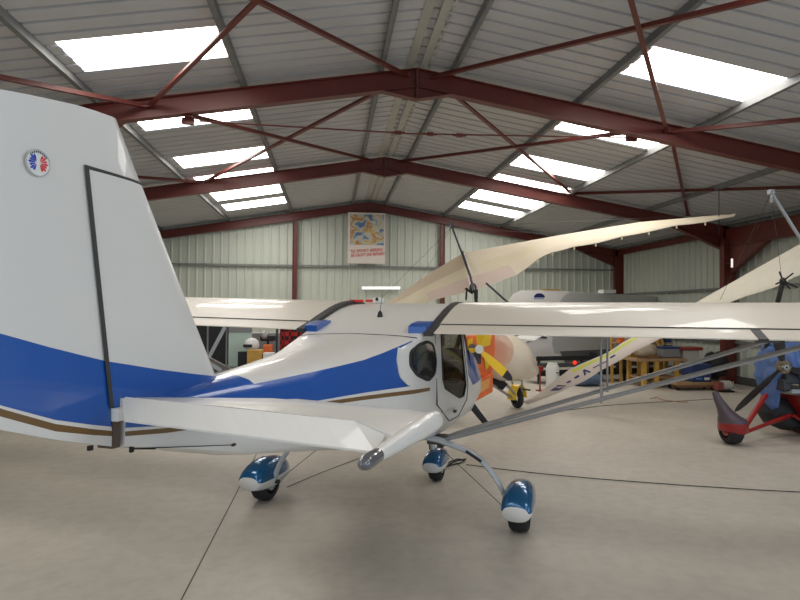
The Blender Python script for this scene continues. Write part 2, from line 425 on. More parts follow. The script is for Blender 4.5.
# tie rod with turnbuckles
ta, tb = Vector((-1.96, Y1+.13, 4.27)), Vector((4.5, Y1+.13, 4.30))
t = thing('tie_rod', ta, 'thin horizontal red tie rod with turnbuckles under the nearest apex', 'tie rod')
MB().tube([ta, (1.2, Y1+.13, 4.22), tb], .011, 8).build('rod', M['red'], t)
for x in (0.95, 1.42, 1.85):
    mb = MB(); mb.box((x, Y1+.13, 4.225), (.09, .05, .05)); mb.tube([(x-.10, Y1+.13, 4.225), (x+.10, Y1+.13, 4.225)], .016, 8)
    mb.build('turnbuckle', M['red'], t)
for p in (ta, tb): MB().box(p+Vector((0, 0, -.01)), (.16, .06, .09)).build('bracket', M['red'], t)

# gable posts and girts
for x, l in ((-1.09, 'left red gable post on the far wall beside the hanging poster'), (3.54, 'right red gable post on the far wall behind the kingpost')):
    tag(MB().ibeam((x, 18.13, 0), (x, 18.13, zroof(x)-.282), .14, .12, (1, 0, 0)).build('gable_post', M['red']), l, 'post', 'red gable posts')
for k, z in enumerate((3.09, 1.4)):
    mb = MB()
    mb.bar((XL+.05, 18.21, z), (XRT-.05, 18.21, z), .08, .012); mb.bar((XL+.05, 18.17, z-.02), (XRT-.05, 18.17, z-.02), .012, .05)
    tag(mb.build('wall_girt', M['galv']), ('galvanised girt across the far wall just below the poster', 'lower galvanised girt on the far wall, mostly hidden by aircraft')[k], 'girt', 'wall girts')
for k, z in enumerate((2.28, 1.0)):
    mb = MB()
    mb.bar((XRT-.09, 1.7, z), (XRT-.09, YF-.2, z), .08, .012); mb.bar((XRT-.13, 1.7, z-.02), (XRT-.13, YF-.2, z-.02), .012, .05)
    tag(mb.build('wall_girt', M['galv']), ('galvanised girt along the right wall above the wing', 'lower galvanised girt along the right wall behind the red trike')[k], 'girt', 'wall girts')
# eave members on the right wall
tag(MB().ibeam((XRT-.22, 12.95, EAVE-.08), (XRT-.22, 18.0, EAVE-.08), .16, .10, (0, 0, 1)).build('eave_beam', M['red']), 'slim red eave beam above the right wall in the farthest bay', 'beam')
t = thing('bracing_portal', (XRT-.24, 10.5, 0), 'deep red lengthwise bracing beam with haunch joining the middle right column', 'steel frame')
zt = EAVE-.04
MB().ibeam((XRT-.24, 8.2, zt-.22), (XRT-.24, 12.78, zt-.22), .42, .14, (0, 0, 1)).build('beam_rail', M['red'], t)
mb = MB(); mb.prism([(XRT-.246, 12.72, zt-.43), (XRT-.246, 11.4, zt-.43), (XRT-.246, 12.72, zt-1.15)], (.012, 0, 0)); mb.bar((XRT-.24, 11.4, zt-.43), (XRT-.24, 12.72, zt-1.15), .14, .012)
mb.build('haunch', M['red'], t)
mb = MB(); mb.box((XRT-.24, 12.70, 1.7), (.30, .14, 3.4)); mb.build('stiffened_column', M['red'], t)
# small glowing strip beside the middle column and ceiling mounted tube at the far wall
q = at(732, 263, 12.3)
tag(MB().box(q, (.03, .03, .2)).build('glow_strip', M['lamp']), 'tiny glowing vertical strip beside the middle right column', 'lamp')
tag(MB().bar((XRT-.42, 12.5, q.z), (q.x+.01, 12.3+.01, q.z), .02, .02).build('strip_bracket', M['steeldark']), 'dark bracket arm holding the tiny glowing strip off the right wall', 'bracket')
a, b = at(362, 288, 18.1), at(400, 288, 18.1)
t = thing('strip_light', (a+b)/2, 'white horizontal tube light on the far wall above the cabin', 'light')
MB().tube([a, b], .045, 10).build('tube', M['lamp'], t); MB().bar(a+Vector((0, .05, 0)), b+Vector((0, .05, 0)), .06, .08).build('housing', M['pvc'], t)

# ------------------------------------------------------------------ poster
def poster_mat():
    m = bpy.data.materials.new('poster_picture'); m.use_nodes = True; nt = m.node_tree; b = nt.nodes['Principled BSDF']; b.inputs['Roughness'].default_value = .6
    tc = nt.nodes.new('ShaderNodeTexCoord'); n = nt.nodes.new('ShaderNodeTexNoise'); n.inputs['Scale'].default_value = 3.2; n.inputs['Detail'].default_value = 8; n.inputs['Distortion'].default_value = .8
    nt.links.new(tc.outputs['Object'], n.inputs['Vector'])
    cr = nt.nodes.new('ShaderNodeValToRGB'); cr.color_ramp.interpolation = 'LINEAR'
    e = cr.color_ramp.elements; e[0].position = .30; e[0].color = (.05, .06, .08, 1); e[1].position = .72; e[1].color = (.55, .5, .4, 1)
    for p, c in ((.40, (.12, .20, .34, 1)), (.46, (.40, .47, .48, 1)), (.50, (.50, .47, .38, 1)), (.55, (.55, .38, .12, 1)), (.60, (.36, .14, .06, 1)), (.65, (.50, .46, .34, 1))):
        x = e.new(p); x.color = c
    nt.links.new(n.outputs['Fac'], cr.inputs[0]); nt.links.new(cr.outputs[0], b.inputs['Base Color']); return m
pa, pb = at(348, 212.5, 18.05), at(385, 264, 18.05)
W_, H_ = pb.x-pa.x, pa.z-pb.z
t = thing('poster', ((pa.x+pb.x)/2, 17.99, pb.z), 'tall colourful aviation poster with red lettering hung high on the far wall', 'poster')
papermat = mat('poster_paper', (.66, .60, .54), .6)
MB().box(((pa.x+pb.x)/2, 18.02, (pa.z+pb.z)/2), (W_, .02, H_)).build('paper', papermat, t)
MB().box(((pa.x+pb.x)/2+.01, 18.005, pb.z+H_*.665), (W_*.9, .006, H_*.60)).build('picture', poster_mat(), t)
def text_obj(s, name, m, parent, size, M4, shear=0.0, ext=.002):
    cu = bpy.data.curves.new(name, 'FONT'); cu.body = s; cu.size = size; cu.align_x = 'CENTER'; cu.align_y = 'CENTER'; cu.shear = shear; cu.extrude = ext
    o = bpy.data.objects.new('tmp', cu); COL.objects.link(o)
    bpy.context.view_layer.update()
    me = bpy.data.meshes.new_from_object(o); bpy.data.objects.remove(o)
    me.transform(M4); me.materials.clear(); me.materials.append(m)
    mb = MB(); mb.v = [v.co.copy() for v in me.vertices]; mb.f = [tuple(p.vertices) for p in me.polygons]; mb.mi = [0]*len(mb.f)
    return mb.build(name, m, parent)
F4 = Matrix.Rotation(R(90), 4, 'X')
cx = (pa.x+pb.x)/2
text_obj('“LE SPORT AÉRIEN', 'lettering', M['redtext'], t, .125, Matrix.Translation((cx-.02, 17.998, pb.z+H_*.255)) @ Matrix.Rotation(R(-4), 4, 'Y') @ F4, .3)
text_obj('SE DOIT DE RÊVER”', 'lettering', M['redtext'], t, .125, Matrix.Translation((cx+.04, 17.998, pb.z+H_*.175)) @ Matrix.Rotation(R(-4), 4, 'Y') @ F4, .3)

# ------------------------------------------------------------------ the blue and white high-wing aircraft
HD = R(18.5)+YAW
c_, s_ = math.cos(YAW), math.sin(YAW)
ORG = Vector((-.138*c_+4.74*s_, .138*s_+4.74*c_, 0))
ac = thing('light_aircraft', ORG, 'white high-wing light aircraft with blue and bronze stripes, filling the foreground', 'aircraft', rz=-HD)
def A(L, v, z): return Vector((v, -L, z))       # L metres aft of the main axle, v metres to starboard
def interp(tab, x):
    if x <= tab[0][0]: return tab[0][1]
    for (a, b), (c, d) in zip(tab, tab[1:]):
        if x <= c: return b+(d-b)*(x-a)/(c-a)
    return tab[-1][1]
def sm(tab, x, e=.06): return (interp(tab, x-e)+2*interp(tab, x)+interp(tab, x+e))/4
# fuselage tables (L ascending: nose to tail)
ZT = [(-2.12, .93), (-2.0, 1.04), (-1.7, 1.17), (-1.25, 1.25), (-1.1, 1.285), (-.92, 1.62), (-.8, 1.70), (-.54, 1.735), (-.25, 1.70), (0, 1.635), (.25, 1.56), (.45, 1.508), (.6, 1.482), (1.15, 1.425), (1.6, 1.395), (2.2, 1.352), (2.45, 1.335), (2.78, 1.30)]
ZE = [(-2.12, .90), (-2.0, .98), (-1.7, 1.13), (-1.25, 1.235), (-1.1, 1.26), (-.92, 1.60), (-.8, 1.685), (-.54, 1.725), (-.25, 1.69), (0, 1.625), (.25, 1.55), (.45, 1.495), (.6, 1.456), (1.15, 1.363), (1.6, 1.335), (2.165, 1.313), (2.78, 1.29)]
WE = [(-2.12, .12), (-2.0, .32), (-1.7, .45), (-1.25, .49), (-1.0, .48), (-.92, .45), (-.54, .475), (.45, .465), (.6, .45), (1.15, .33), (2.165, .14), (2.78, .035)]
WB = [(-2.12, .18), (-2.0, .38), (-1.7, .50), (-1.25, .53), (-.8, .51), (.2, .49), (.6, .465), (1.15, .35), (1.68, .25), (2.2, .145), (2.78, .035)]
ZBL = [(-2.12, .86), (-1.7, .95), (-1.1, .95), (-.8, 1.14), (.67, 1.145), (1.15, 1.165), (1.68, 1.18), (2.2, 1.19), (2.55, 1.20), (2.78, 1.229)]
ZGH = [(-2.12, .84), (-1.7, .935), (-1.1, .935), (-.5, 1.05), (.2, 1.088), (.67, 1.118), (1.15, 1.145), (1.68, 1.170), (2.2, 1.178), (2.55, 1.192), (2.78, 1.216)]
ZGL = [(-2.12, .82), (-1.7, .92), (-1.1, .92), (-.5, 1.02), (.2, 1.062), (.67, 1.090), (1.15, 1.120), (1.68, 1.150), (2.2, 1.158), (2.55, 1.172), (2.78, 1.199)]
ZB = [(-2.12, .80), (-1.9, .70), (-1.3, .62), (-.3, .60), (0, .62), (.5, .69), (1.15, .80), (1.84, .93), (2.17, .985), (2.78, 1.16)]
def ring(L):
    zt, ze, we, wb = sm(ZT, L), sm(ZE, L), sm(WE, L), sm(WB, L)
    zl, zh, zg, zbt = interp(ZBL, L), interp(ZGH, L), interp(ZGL, L), sm(ZB, L)
    zl = min(zl, ze-.02)
    zm = (ze+zl)/2
    half = [(0, zt), (we*.45, zt-(zt-ze)*.22), (we*.8, zt-(zt-ze)*.55), (we, ze), ((we+wb)/2+.004, zm), (wb, zl), (wb, zh), (wb*.998, zg), (wb*.985, zg-(zg-zbt)*.45), (wb*.9, zbt+.06*min(1, wb*3)), (wb*.7, zbt+.01), (0, zbt)]
    pts = [A(L, v, z) for v, z in half]+[A(L, -v, z) for v, z in reversed(half[1:-1])]
    return pts
NH = 12
ST = [-2.12, -2.08, -2.0, -1.85, -1.7, -1.5, -1.35, -1.25, -1.1, -.92, -.82, -.7, -.55, -.4, -.2, -.02, .14, .3, .45, .62, .8, 1.0, 1.2, 1.45, 1.7, 1.95, 2.12, 2.2, 2.4, 2.6, 2.78]
def side_v(L, z):
    r_ = [(p.x, p.z) for p in ring(L)[:NH]]
    for (v0, z0), (v1, z1) in zip(r_, r_[1:]):
        if z1 <= z <= z0 and z0 > z1: return v0+(v1-v0)*(z0-z)/(z0-z1)
    return r_[5][0]
body, screen = MB(), MB()
rings = [ring(L) for L in ST]; n = len(rings[0])
MATS = [M['white'], M['blue'], M['gold']]
for i in range(len(ST)-1):
    L0, L1 = ST[i], ST[i+1]; Lm = (L0+L1)/2
    for k in range(n):
        k2 = (k+1) % n; seg = k if k < NH-1 else n-1-k
        quad = [rings[i][k], rings[i][k2], rings[i+1][k2], rings[i+1][k]]
        mi = 0
        if seg in (3, 4) and Lm > .66: mi = 1
        if Lm > 2.13 and seg < 5: mi = 1
        if seg == 6 and Lm > .22: mi = 2
        if Lm < -1.0 and seg < 5: mi = 1
        if -1.1 < Lm < -.92 and seg < 4: screen.add(quad, [(0, 1, 2, 3)]); continue
        if -.82 < Lm < -.05 and seg in (3, 4, 5, 6, 7): continue      # door openings
        body.add(quad, [(0, 1, 2, 3)], mi)
body.add(rings[-1], [tuple(range(n))], 0); body.add(rings[0], [tuple(range(n))], 0)
fus = body.build('fuselage', MATS, ac, smooth=True, local=True, angle=50)
bm = bmesh.new(); bm.from_mesh(fus.data); bmesh.ops.remove_doubles(bm, verts=bm.verts, dist=.0005); bmesh.ops.recalc_face_normals(bm, faces=bm.faces); bm.to_mesh(fus.data); bm.free()
fus.data.set_sharp_from_angle(angle=R(50))
screen.build('windscreen', M['glass'], ac, smooth=True, local=True)

def panel(poly, off, th, mname, name, parent, side=1, smooth=True):
    cx = sum(p[0] for p in poly)/len(poly); cz = sum(p[1] for p in poly)/len(poly)
    mb = MB(); rr = []
    for f, o_ in ((1.0, off-th), (1.0, off), (.8, off), (.6, off), (.4, off), (.2, off), (.02, off)):
        rr.append([A(cx+(L-cx)*f, side*(side_v(cx+(L-cx)*f, cz+(z-cz)*f)+o_), cz+(z-cz)*f) for L, z in poly])
    mb.loft(rr); return mb.build(name, M[mname], parent, local=True, smooth=True, angle=60)
def frame_panel(poly, wd, off, th, mname, name, parent, side=1):
    cx = sum(p[0] for p in poly)/len(poly); cz = sum(p[1] for p in poly)/len(poly)
    mb = MB(); n = len(poly)
    inn = []
    for L, z in poly:
        d = Vector((L-cx, z-cz)); l = d.length; d = d*((l-wd)/l); inn.append((cx+d.x, cz+d.y))
    rr = []
    for (L, z), (l2, z2) in zip(poly, inn):
        vo, vi = side_v(L, z), side_v(l2, z2)
        rr.append([A(L, side*(vo+off), z), A(L, side*(vo+off-th), z), A(l2, side*(vi+off-th), z2), A(l2, side*(vi+off), z2)])
    rr.append(rr[0]); mb.loft(rr, cap=False)
    return mb.build(name, M[mname], parent, local=True)
def roundpoly(poly, k=3):
    out = []; n = len(poly)
    for i in range(n):
        p0, p1, p2 = Vector(poly[i-1]), Vector(poly[i]), Vector(poly[(i+1) % n])
        a = p1+(p0-p1)*.28; b = p1+(p2-p1)*.28
        for j in range(k+1):
            t_ = j/k; out.append(tuple(a.lerp(p1, t_).lerp(p1.lerp(b, t_), t_)))
    return out
win = roundpoly([(.70, 1.285), (.685, 1.385), (.54, 1.432), (.36, 1.446), (.215, 1.412), (.15, 1.28), (.20, 1.18), (.36, 1.14), (.60, 1.205)])
sur = roundpoly([(.845, 1.335), (.80, 1.44), (.62, 1.480), (.10, 1.485), (.06, 1.14), (.68, 1.135), (.82, 1.22)])
doorw = [(.0, 1.50), (.0, 1.12), (-.08, 1.035), (-.58, .89), (-.76, .885), (-.82, .98), (-.70, 1.49)]
door = [(.16, 1.505), (.13, .94), (-.336, .735), (-.66, .72), (-.86, .84), (-.88, .98), (-.76, 1.505)]
for side in (1, -1):
    panel(sur, .006, .012, 'white', 'window_surround', ac, side)
    wf = frame_panel(win, .022, .013, .012, 'black', 'rear_window', ac, side)
    panel(win, .009, .008, 'glassdark', 'pane', wf, side)
    d = MB()
    # door skin: ring between the door outline and the window outline
    op = [tuple(p) for p in door]; ip = doorw
    rr = []
    for (L, z), (l2, z2) in zip(op, ip):
        rr.append([A(L, side*(side_v(L, z)+.006), z), A(l2, side*(side_v(l2, z2)+.006), z2)])
    rr.append(rr[0]); d.loft(rr, closed=False, cap=False)
    dr = d.build('cabin_door', M['white'], ac, local=True)
    frame_panel(doorw, .025, .012, .012, 'black', 'door_seal', dr, side)
    panel(doorw, .004, .004, 'glass', 'door_window', dr, side)
    mb = MB(); pr = [A(L, side*(side_v(L, z)+.008), z) for L, z in door]
    for a_, b_ in zip(pr, pr[1:]): mb.bar(a_, b_, .006, .006)
    mb.build('door_gap', M['gap'], dr, local=True)
    MB().box(A(-.45, side*(side_v(-.45, .80)+.015), .80), (.02, .05, .02)).build('door_catch', M['steeldark'], dr, local=True)
    # windscreen side pillar
    MB().bar(A(-.86, side*.47, 1.52), A(-1.02, side*.48, 1.16), .03, .04).build('screen_pillar', M['black'], ac, local=True)
    MB().bar(A(-.90, side*.485, 1.18), A(-1.28, side*.45, 1.16), .03, .02).build('screen_trim', M['pvc'], ac, local=True)
    # blue aerodynamic fairing at the wing root
    v0, v1 = (side*.365, side*.485)
    secf = [(.47, 1.490), (.465, 1.545), (.40, 1.565), (.28, 1.580), (.22, 1.583), (.22, 1.55), (.40, 1.49)]
    mb = MB(); mb.loft([[A(L-abs(v-side*.365)*.3, v, z) for L, z in secf] for v in (v0, v1)])
    mb.build('root_fairing', M['blue'], ac, local=True)
# cabin lining, seats and panel
mb = MB(); mb.box(A(-.5, 0, .76), (.84, .9, .05)); mb.build('cabin_floor', M['seat'], ac, local=True)
for side in (1, -1):
    s0 = MB(); s0.box(A(-.42, side*.22, .86), (.36, .45, .14)); s0.box(A(-.16, side*.22, 1.10), (.36, .10, .50), Matrix.Rotation(R(12), 3, 'X'))
    s0.build('seat', M['seat'], ac, local=True, bevel=.03)
MB().box(A(-1.02, 0, 1.08), (.80, .10, .22)).build('instrument_panel', M['black'], ac, local=True, bevel=.02)
MB().box(A(-.06, 0, 1.3), (.84, .02, .36)).build('cabin_lining', M['tan'], ac, local=True)
MB().tube([A(-.9, .12, 1.1), A(-.72, .12, 1.04)], .012, 6).build('control_stick', M['black'], ac, local=True)

# deck seam and antenna
mb = MB()
pts = []
for k in range(-12, 13):
    v = .46*k/12; r_ = [(p.x, p.z) for p in ring(.56)[:4]]
    z = None
    for (v0, z0), (v1, z1) in zip(r_, r_[1:]):
        if v0 <= abs(v) <= v1+1e-6: z = z0+(z1-z0)*(abs(v)-v0)/(v1-v0)
    pts.append(A(.56, v, (z or r_[-1][1])+.0015))
mb.tube(pts, .004, 6); mb.build('deck_seam', M['gap'], ac, local=True)
an = MB(); an.tube([A(.07, 0, 1.60), A(.07, 0, 1.645), A(.07, 0, 1.66)], [.028, .018, .006], 8); an.tube([A(.07, 0, 1.655), A(.02, .0, 1.79)], .0025, 5)
an.build('whip_antenna', M['black'], ac, local=True)
mb = MB(); mb.box(A(-.5, -.23, 1.755), (.09, .07, .05)); gps = mb.build('strobe_housing', M['pvc'], ac, local=True, bevel=.012)
MB().ball(A(-.46, -.23, 1.765), (.014, .02, .016), 8, 6).build('strobe_lens', M['black'], gps, local=True)
for v0, v1 in ((-.53, -.41), (-.37, -.27)):
    MB().box(A(-.56, (v0+v1)/2, 1.752), (v1-v0, .05, .022)).build('red_tag', M['badgered'], ac, local=True)

# wings
UP = [(.25, 1.560), (.12, 1.602), (.0, 1.637), (-.12, 1.672), (-.25, 1.702), (-.40, 1.728), (-.54, 1.740), (-.66, 1.738), (-.77, 1.725), (-.85, 1.705), (-.90, 1.680), (-.92, 1.652)]
LO = [(-.905, 1.628), (-.86, 1.612), (-.7, 1.600), (-.4, 1.590), (-.1, 1.566), (.25, 1.525)]
FLP = [(.256, 1.557), (.33, 1.536), (.45, 1.504), (.452, 1.497), (.36, 1.505), (.256, 1.523)]
def dz(v): return -.012*v+.010*abs(v)
def section(tab, v, k=1.0): return [A(L, v, z*1.0+dz(v)) for L, z in tab]
for side in (1, -1):
    vs = [.54]+[.6+.5*i for i in range(9)]
    rr = [section(UP+LO, side*v) for v in vs]
    tipc = [A(-.3+(L+.3)*.93, side*4.66, 1.64+(z-1.64)*.55+dz(side*4.66)) for L, z in UP+LO]
    rr.append(tipc)
    wg = MB().loft(rr).build('wing', M['wingwhite'], ac, smooth=True, local=True, angle=55)
    rr = [section(FLP, side*v) for v in (.55, 1.5, 2.573)]
    MB().loft(rr).build('flap', M['wingwhite'], wg, local=True)
    rr = [section(FLP, side*v) for v in (2.625, 3.5, 4.58)]
    MB().loft(rr).build('aileron', M['wingwhite'], wg, local=True)
    MB().tube([A(.252, side*v, 1.5605+dz(side*v)) for v in (.55, 1.5, 3.0, 4.58)], .0055, 6).build('hinge_seam', M['gap'], wg, local=True)
    # gap seal between wing and cabin roof
    mb = MB(); full = UP[:]
    ins = [[A(L, side*v, z+dz(side*v)+.0035) for L, z in [(.455, 1.505), (.36, 1.53)]+UP] for v in (.478, .543)]
    ins2 = [[p-Vector((0, 0, .03)) for p in r_] for r_ in ins]
    mb.loft([ins[0]+ins2[0][::-1], ins[1]+ins2[1][::-1]])
    mb.build('wing_root_seal', M['gap'], wg, local=True)
    mb = MB(); mb.bar(A(.25, side*2.6, 1.552+dz(side*2.6)), A(.455, side*2.6, 1.496+dz(side*2.6)), .055, .016); mb.box(A(.45, side*2.62, 1.488+dz(side*2.6)), (.13, .03, .014))
    mb.build('aileron_hinge', M['gap'], wg, local=True)
    # lift struts
    S = {}
    for nm, P0, P1 in (('front', A(-.2, side*.45, .62), A(-.5, side*3.25, 1.60+dz(side*3.25))), ('rear', A(-.05, side*.45, .62), A(.1, side*3.25, 1.56+dz(side*3.25)))):
        S[nm] = (P0, P1)
        st = MB().tube([P0, P0.lerp(P1, .05), P0.lerp(P1, .97), P1], [.014, .028, .028, .016], 12, sx=.45 if False else 1.0, upd=(0, 0, 1))
        # flatten: streamlined section, wide fore-aft
        ax = (P1-P0).normalized(); fa = Vector((0, 1, 0)); fa = (fa-ax*fa.dot(ax)).normalized(); th = ax.cross(fa)
        st.v = [p if True else p for p in st.v]
        newv = []
        for p in st.v:
            tt = (p-P0).dot(ax); c0 = P0+ax*tt; dd = p-c0; newv.append(c0+fa*dd.dot(fa)*1.25+th*dd.dot(th)*.62)
        st.v = newv
        st.build('wing_strut', M['strutgrey'], ac, smooth=True, local=True)
    for nm, t_, top in (('front', .458, (-.38, 1.60)), ('rear', .44, (.02, 1.545))):
        P = S[nm][0].lerp(S[nm][1], t_); T = A(top[0]*.9, P.x, top[1]+dz(P.x))
        MB().tube([P-Vector((0, 0, .03)), T], .008, 8).build('jury_strut', M['strutgrey'], ac, smooth=True, local=True)
    a_, b_ = S['front'][0].lerp(S['front'][1], .445), S['rear'][0].lerp(S['rear'][1], .44)
    MB().tube([a_, b_], .009, 8).build('jury_strut', M['strutgrey'], ac, smooth=True, local=True)
    mb = MB(); mb.box(A(-.12, side*.44, .625), (.12, .26, .035)); mb.box(A(-.12, side*.47, .60), (.05, .14, .06)); mb.build('strut_fitting', M['steeldark'], ac, local=True)
    # bent cantilever main leg
    gl = [(.20, .665), (.36, .655), (.484, .637), (.56, .613), (.65, .590), (.74, .555), (.82, .500), (.89, .425), (.95, .335), (.985, .26), (1.0, .20)]
    mb = MB(); rr = []
    for i, (v, z) in enumerate(gl):
        p0 = gl[max(i-1, 0)]; p1 = gl[min(i+1, len(gl)-1)]; d = Vector((p1[0]-p0[0], p1[1]-p0[1])).normalized(); nn = Vector((-d.y, d.x))
        hw = .065-.022*i/10; ht = .021-.006*i/10; r_ = []
        for k in range(10):
            a = 2*math.pi*k/10; r_.append(A(-.02+hw*math.cos(a), side*(v+nn.x*ht*math.sin(a)), z+nn.y*ht*math.sin(a)))
        rr.append(r_)
    mb.loft(rr); lg = mb.build('main_gear_leg', M['legwhite'], ac, smooth=True, local=True)
    MB().tube([A(.045, side*.70, .585), A(.045, side*.82, .515)], .012, 8).build('brake_line_clip', M['black'], lg, local=True)
    MB().tube([A(-.03, side*.5, .56), A(-.02, side*.98, .17)], .003, 5).build('bracing_cable', M['steeldark'], ac, local=True)
    MB().tube([A(-.03, side*.96, .17), A(-.03, side*1.13, .17)], .018, 8).build('axle', M['steeldark'], ac, local=True)

def pant(parent, L0, v0, s=1.0, lean=0.0):
    P = [(-.38, .225, .17, .02), (-.355, .27, .14, .06), (-.29, .315, .115, .09), (-.2, .35, .103, .112), (-.05, .375, .100, .122), (.06, .370, .110, .123), (.13, .350, .125, .121), (.19, .318, .140, .117), (.225, .285, .150, .108), (.236, .262, .16, .098)]
    def mk(z0): pass
    rr = []; segs = 24
    zsplit = .245
    for (L, zt_, zb_, hw) in P:
        zc = (zt_+zb_)/2; hh = (zt_-zb_)/2; r_ = []
        zs = min(max(zsplit-.025, zb_+.2*hh), zt_-.2*hh)
        a0 = math.asin(max(-1, min(1, (zs-zc)/hh)))
        angs = [a0+(math.pi-2*a0)*k/12 for k in range(13)]+[math.pi-a0+(math.pi+2*a0)*k/12 for k in range(1, 12)]
        for a in angs:
            ca, sa = math.cos(a), math.sin(a)
            x = .94*math.copysign(abs(ca)**.78, ca)*hw; z = zc+math.copysign(abs(sa)**.82, sa)*hh
            r_.append(A(L0+L*s, v0+x*s, z*s))
        rr.append(r_)
    mb = MB().loft(rr, mi=lambda i, k: 1 if k < 12 else 0)
    mb.mi[-1] = 0; mb.mi[-2] = 0
    o = mb.build('wheel_fairing', [M['white'], M['teal']], parent, smooth=True, local=True, angle=60)
    return o
def wheel(mb, c, axis, r, wdt, n=24):
    axis = Vector(axis).normalized(); c = Vector(c)
    prof = [(-.5, .62), (-.5, .82), (-.38, .95), (-.15, 1.0), (.15, 1.0), (.38, .95), (.5, .82), (.5, .62)]
    u = axis.orthogonal().normalized(); v = axis.cross(u); rr = []
    for k in range(n+1):
        a = 2*math.pi*k/n; d = u*math.cos(a)+v*math.sin(a)
        rr.append([c+axis*p[0]*wdt+d*p[1]*r for p in prof])
    mb.loft(rr, closed=True, cap=False); return mb
def hub(mb, c, axis, r, wdt):
    axis = Vector(axis).normalized(); c = Vector(c)
    mb.tube([c-axis*wdt/2, c+axis*wdt/2], r, 16, upd=axis.orthogonal()); return mb
for v0, L0, s in ((1.10, 0, 1), (-1.10, 0, 1), (.165, -1.08, .84)):
    pf = pant(ac, L0, v0, s)
    wh = wheel(MB(), A(L0-.03, v0, .15*s), (1, 0, 0), .15*s, .145*s).build('wheel', M['rubber'], ac, smooth=True, local=True)
    hub(MB(), A(L0-.03, v0, .15*s), (1, 0, 0), .06*s, .14*s).build('hub', M['alu'], wh, smooth=True, local=True)
MB().tube([A(-1.06, .14, .25), A(-1.12, .10, .66)], .022, 10).build('nose_leg', M['legwhite'], ac, smooth=True, local=True)
MB().tube([A(-.95, .14, .33), A(-.95, .10, .64)], .008, 6).build('steering_rod', M['steeldark'], ac, local=True)
# propeller with spinner
sp = MB(); sp.tube([A(-2.12, 0, .93), A(-2.18, 0, .93), A(-2.28, 0, .93), A(-2.36, 0, .93)], [.12, .115, .075, .01], 16); spn = sp.build('spinner', M['white'], ac, smooth=True, local=True)
for k in range(3):
    ang = R(-50+120*k)
    d = Vector((math.cos(ang), 0, math.sin(ang))); tdir = Vector((-math.sin(ang), 0, math.cos(ang)))
    rr = []
    for t_, ch in ((.1, .025), (.25, .038), (.5, .04), (.72, .032), (.78, .015)):
        c0 = A(-2.18, 0, .93)+d*t_; tw = R(50-50*t_); e = (tdir*math.cos(tw)+Vector((0, 1, 0))*math.sin(tw))*ch; nn = (tdir*-math.sin(tw)+Vector((0, 1, 0))*math.cos(tw))*.008
        rr.append([c0+e, c0+nn, c0-e, c0-nn])
    MB().loft(rr).build('propeller_blade', M['black'], ac, smooth=True, local=True, angle=60)

# fin and rudder, cut along the paint lines
def LLE(z): return 2.205+(z-1.35)*.615
def LH(z): return 2.822+(z-1.16)*.150
def LTE(z): return 3.42-(z-2.3)*-.05
BT = [(2.2, 1.352), (2.4, 1.384), (2.79, 1.455), (3.025, 1.518), (3.225, 1.58), (3.45, 1.665)]
BL = [(2.2, 1.19), (2.55, 1.20), (2.79, 1.231), (3.025, 1.292), (3.225, 1.375), (3.45, 1.49)]
GH = [(2.55, 1.192), (2.79, 1.216), (3.025, 1.279), (3.225, 1.366), (3.45, 1.48)]
GL = [(2.55, 1.172), (2.79, 1.199), (3.025, 1.256), (3.225, 1.343), (3.45, 1.455)]
BO = [(2.55, 1.10), (2.79, 1.16), (3.025, 1.232), (3.225, 1.305), (3.45, 1.40)]
def top_z(L): return interp([(2.7, 2.345), (3.0, 2.322), (3.225, 2.29), (3.5, 2.24)], L)
def vplate(rows, cols, thick, nm, mats, rowmat, parent):
    # rows: z(L) functions bottom to top; cols: L(z) functions front to back; thick(L,z) half thickness
    P = []
    for rf in rows:
        line = []
        for cf in cols:
            z = 1.5
            for _ in range(12): z = rf(cf(z))
            line.append((cf(z), z))
        P.append(line)
    mb = MB(); nr, nc = len(rows), len(cols); vs = []
    for sgn in (1, -1):
        for ln in P:
            for j, (L, z) in enumerate(ln): vs.append(A(L, sgn*thick(L, z, j), z))
    fs = []; mi = []
    for si in range(2):
        o = si*nr*nc
        for i in range(nr-1):
            for j in range(nc-1):
                f = (o+i*nc+j, o+i*nc+j+1, o+(i+1)*nc+j+1, o+(i+1)*nc+j)
                fs.append(f if si == 0 else f[::-1]); mi.append(rowmat[i])
    N = nr*nc
    for i in range(nr-1):
        for j in (0, nc-1): fs.append((i*nc+j, (i+1)*nc+j, N+(i+1)*nc+j, N+i*nc+j)); mi.append(rowmat[i])
    for j in range(nc-1):
        for i in (0, nr-1): fs.append((i*nc+j, i*nc+j+1, N+i*nc+j+1, N+i*nc+j)); mi.append(rowmat[min(i, nr-2)])
    mb.v = vs; mb.f = fs; mb.mi = mi
    return mb.build(nm, mats, parent, smooth=True, local=True, angle=60)
def colf(fr, a, b): return lambda z: a(z)+(b(z)-a(z))*fr
def tk(prof):
    return lambda L, z, j: prof[j]
fcols = [colf(f, LLE, lambda z: LH(z)-.012) for f in (0, .04, .12, .3, .6, 1)]
fin = vplate([lambda L: interp(BL, L)+.03, lambda L: interp(BT, L), lambda L: 1.75, lambda L: 2.122], fcols, tk([.002, .014, .024, .034, .036, .032]), 'fin', MATS, [1, 0, 0], ac)
rcols = [colf(f, LH, LTE) for f in (0, .15, .4, .7, 1)]
rud = vplate([lambda L: interp(BO, L), lambda L: interp(GL, L), lambda L: interp(GH, L), lambda L: interp(BL, L), lambda L: interp(BT, L), lambda L: 1.8, lambda L: 2.135, lambda L: top_z(L)], rcols, tk([.030, .029, .022, .012, .003]), 'rudder', MATS, [0, 2, 0, 1, 0, 0, 0], ac)
hc = [colf(f, LLE, lambda z: LH(z)+.0) for f in (0, .05, .2, .6, 1)]
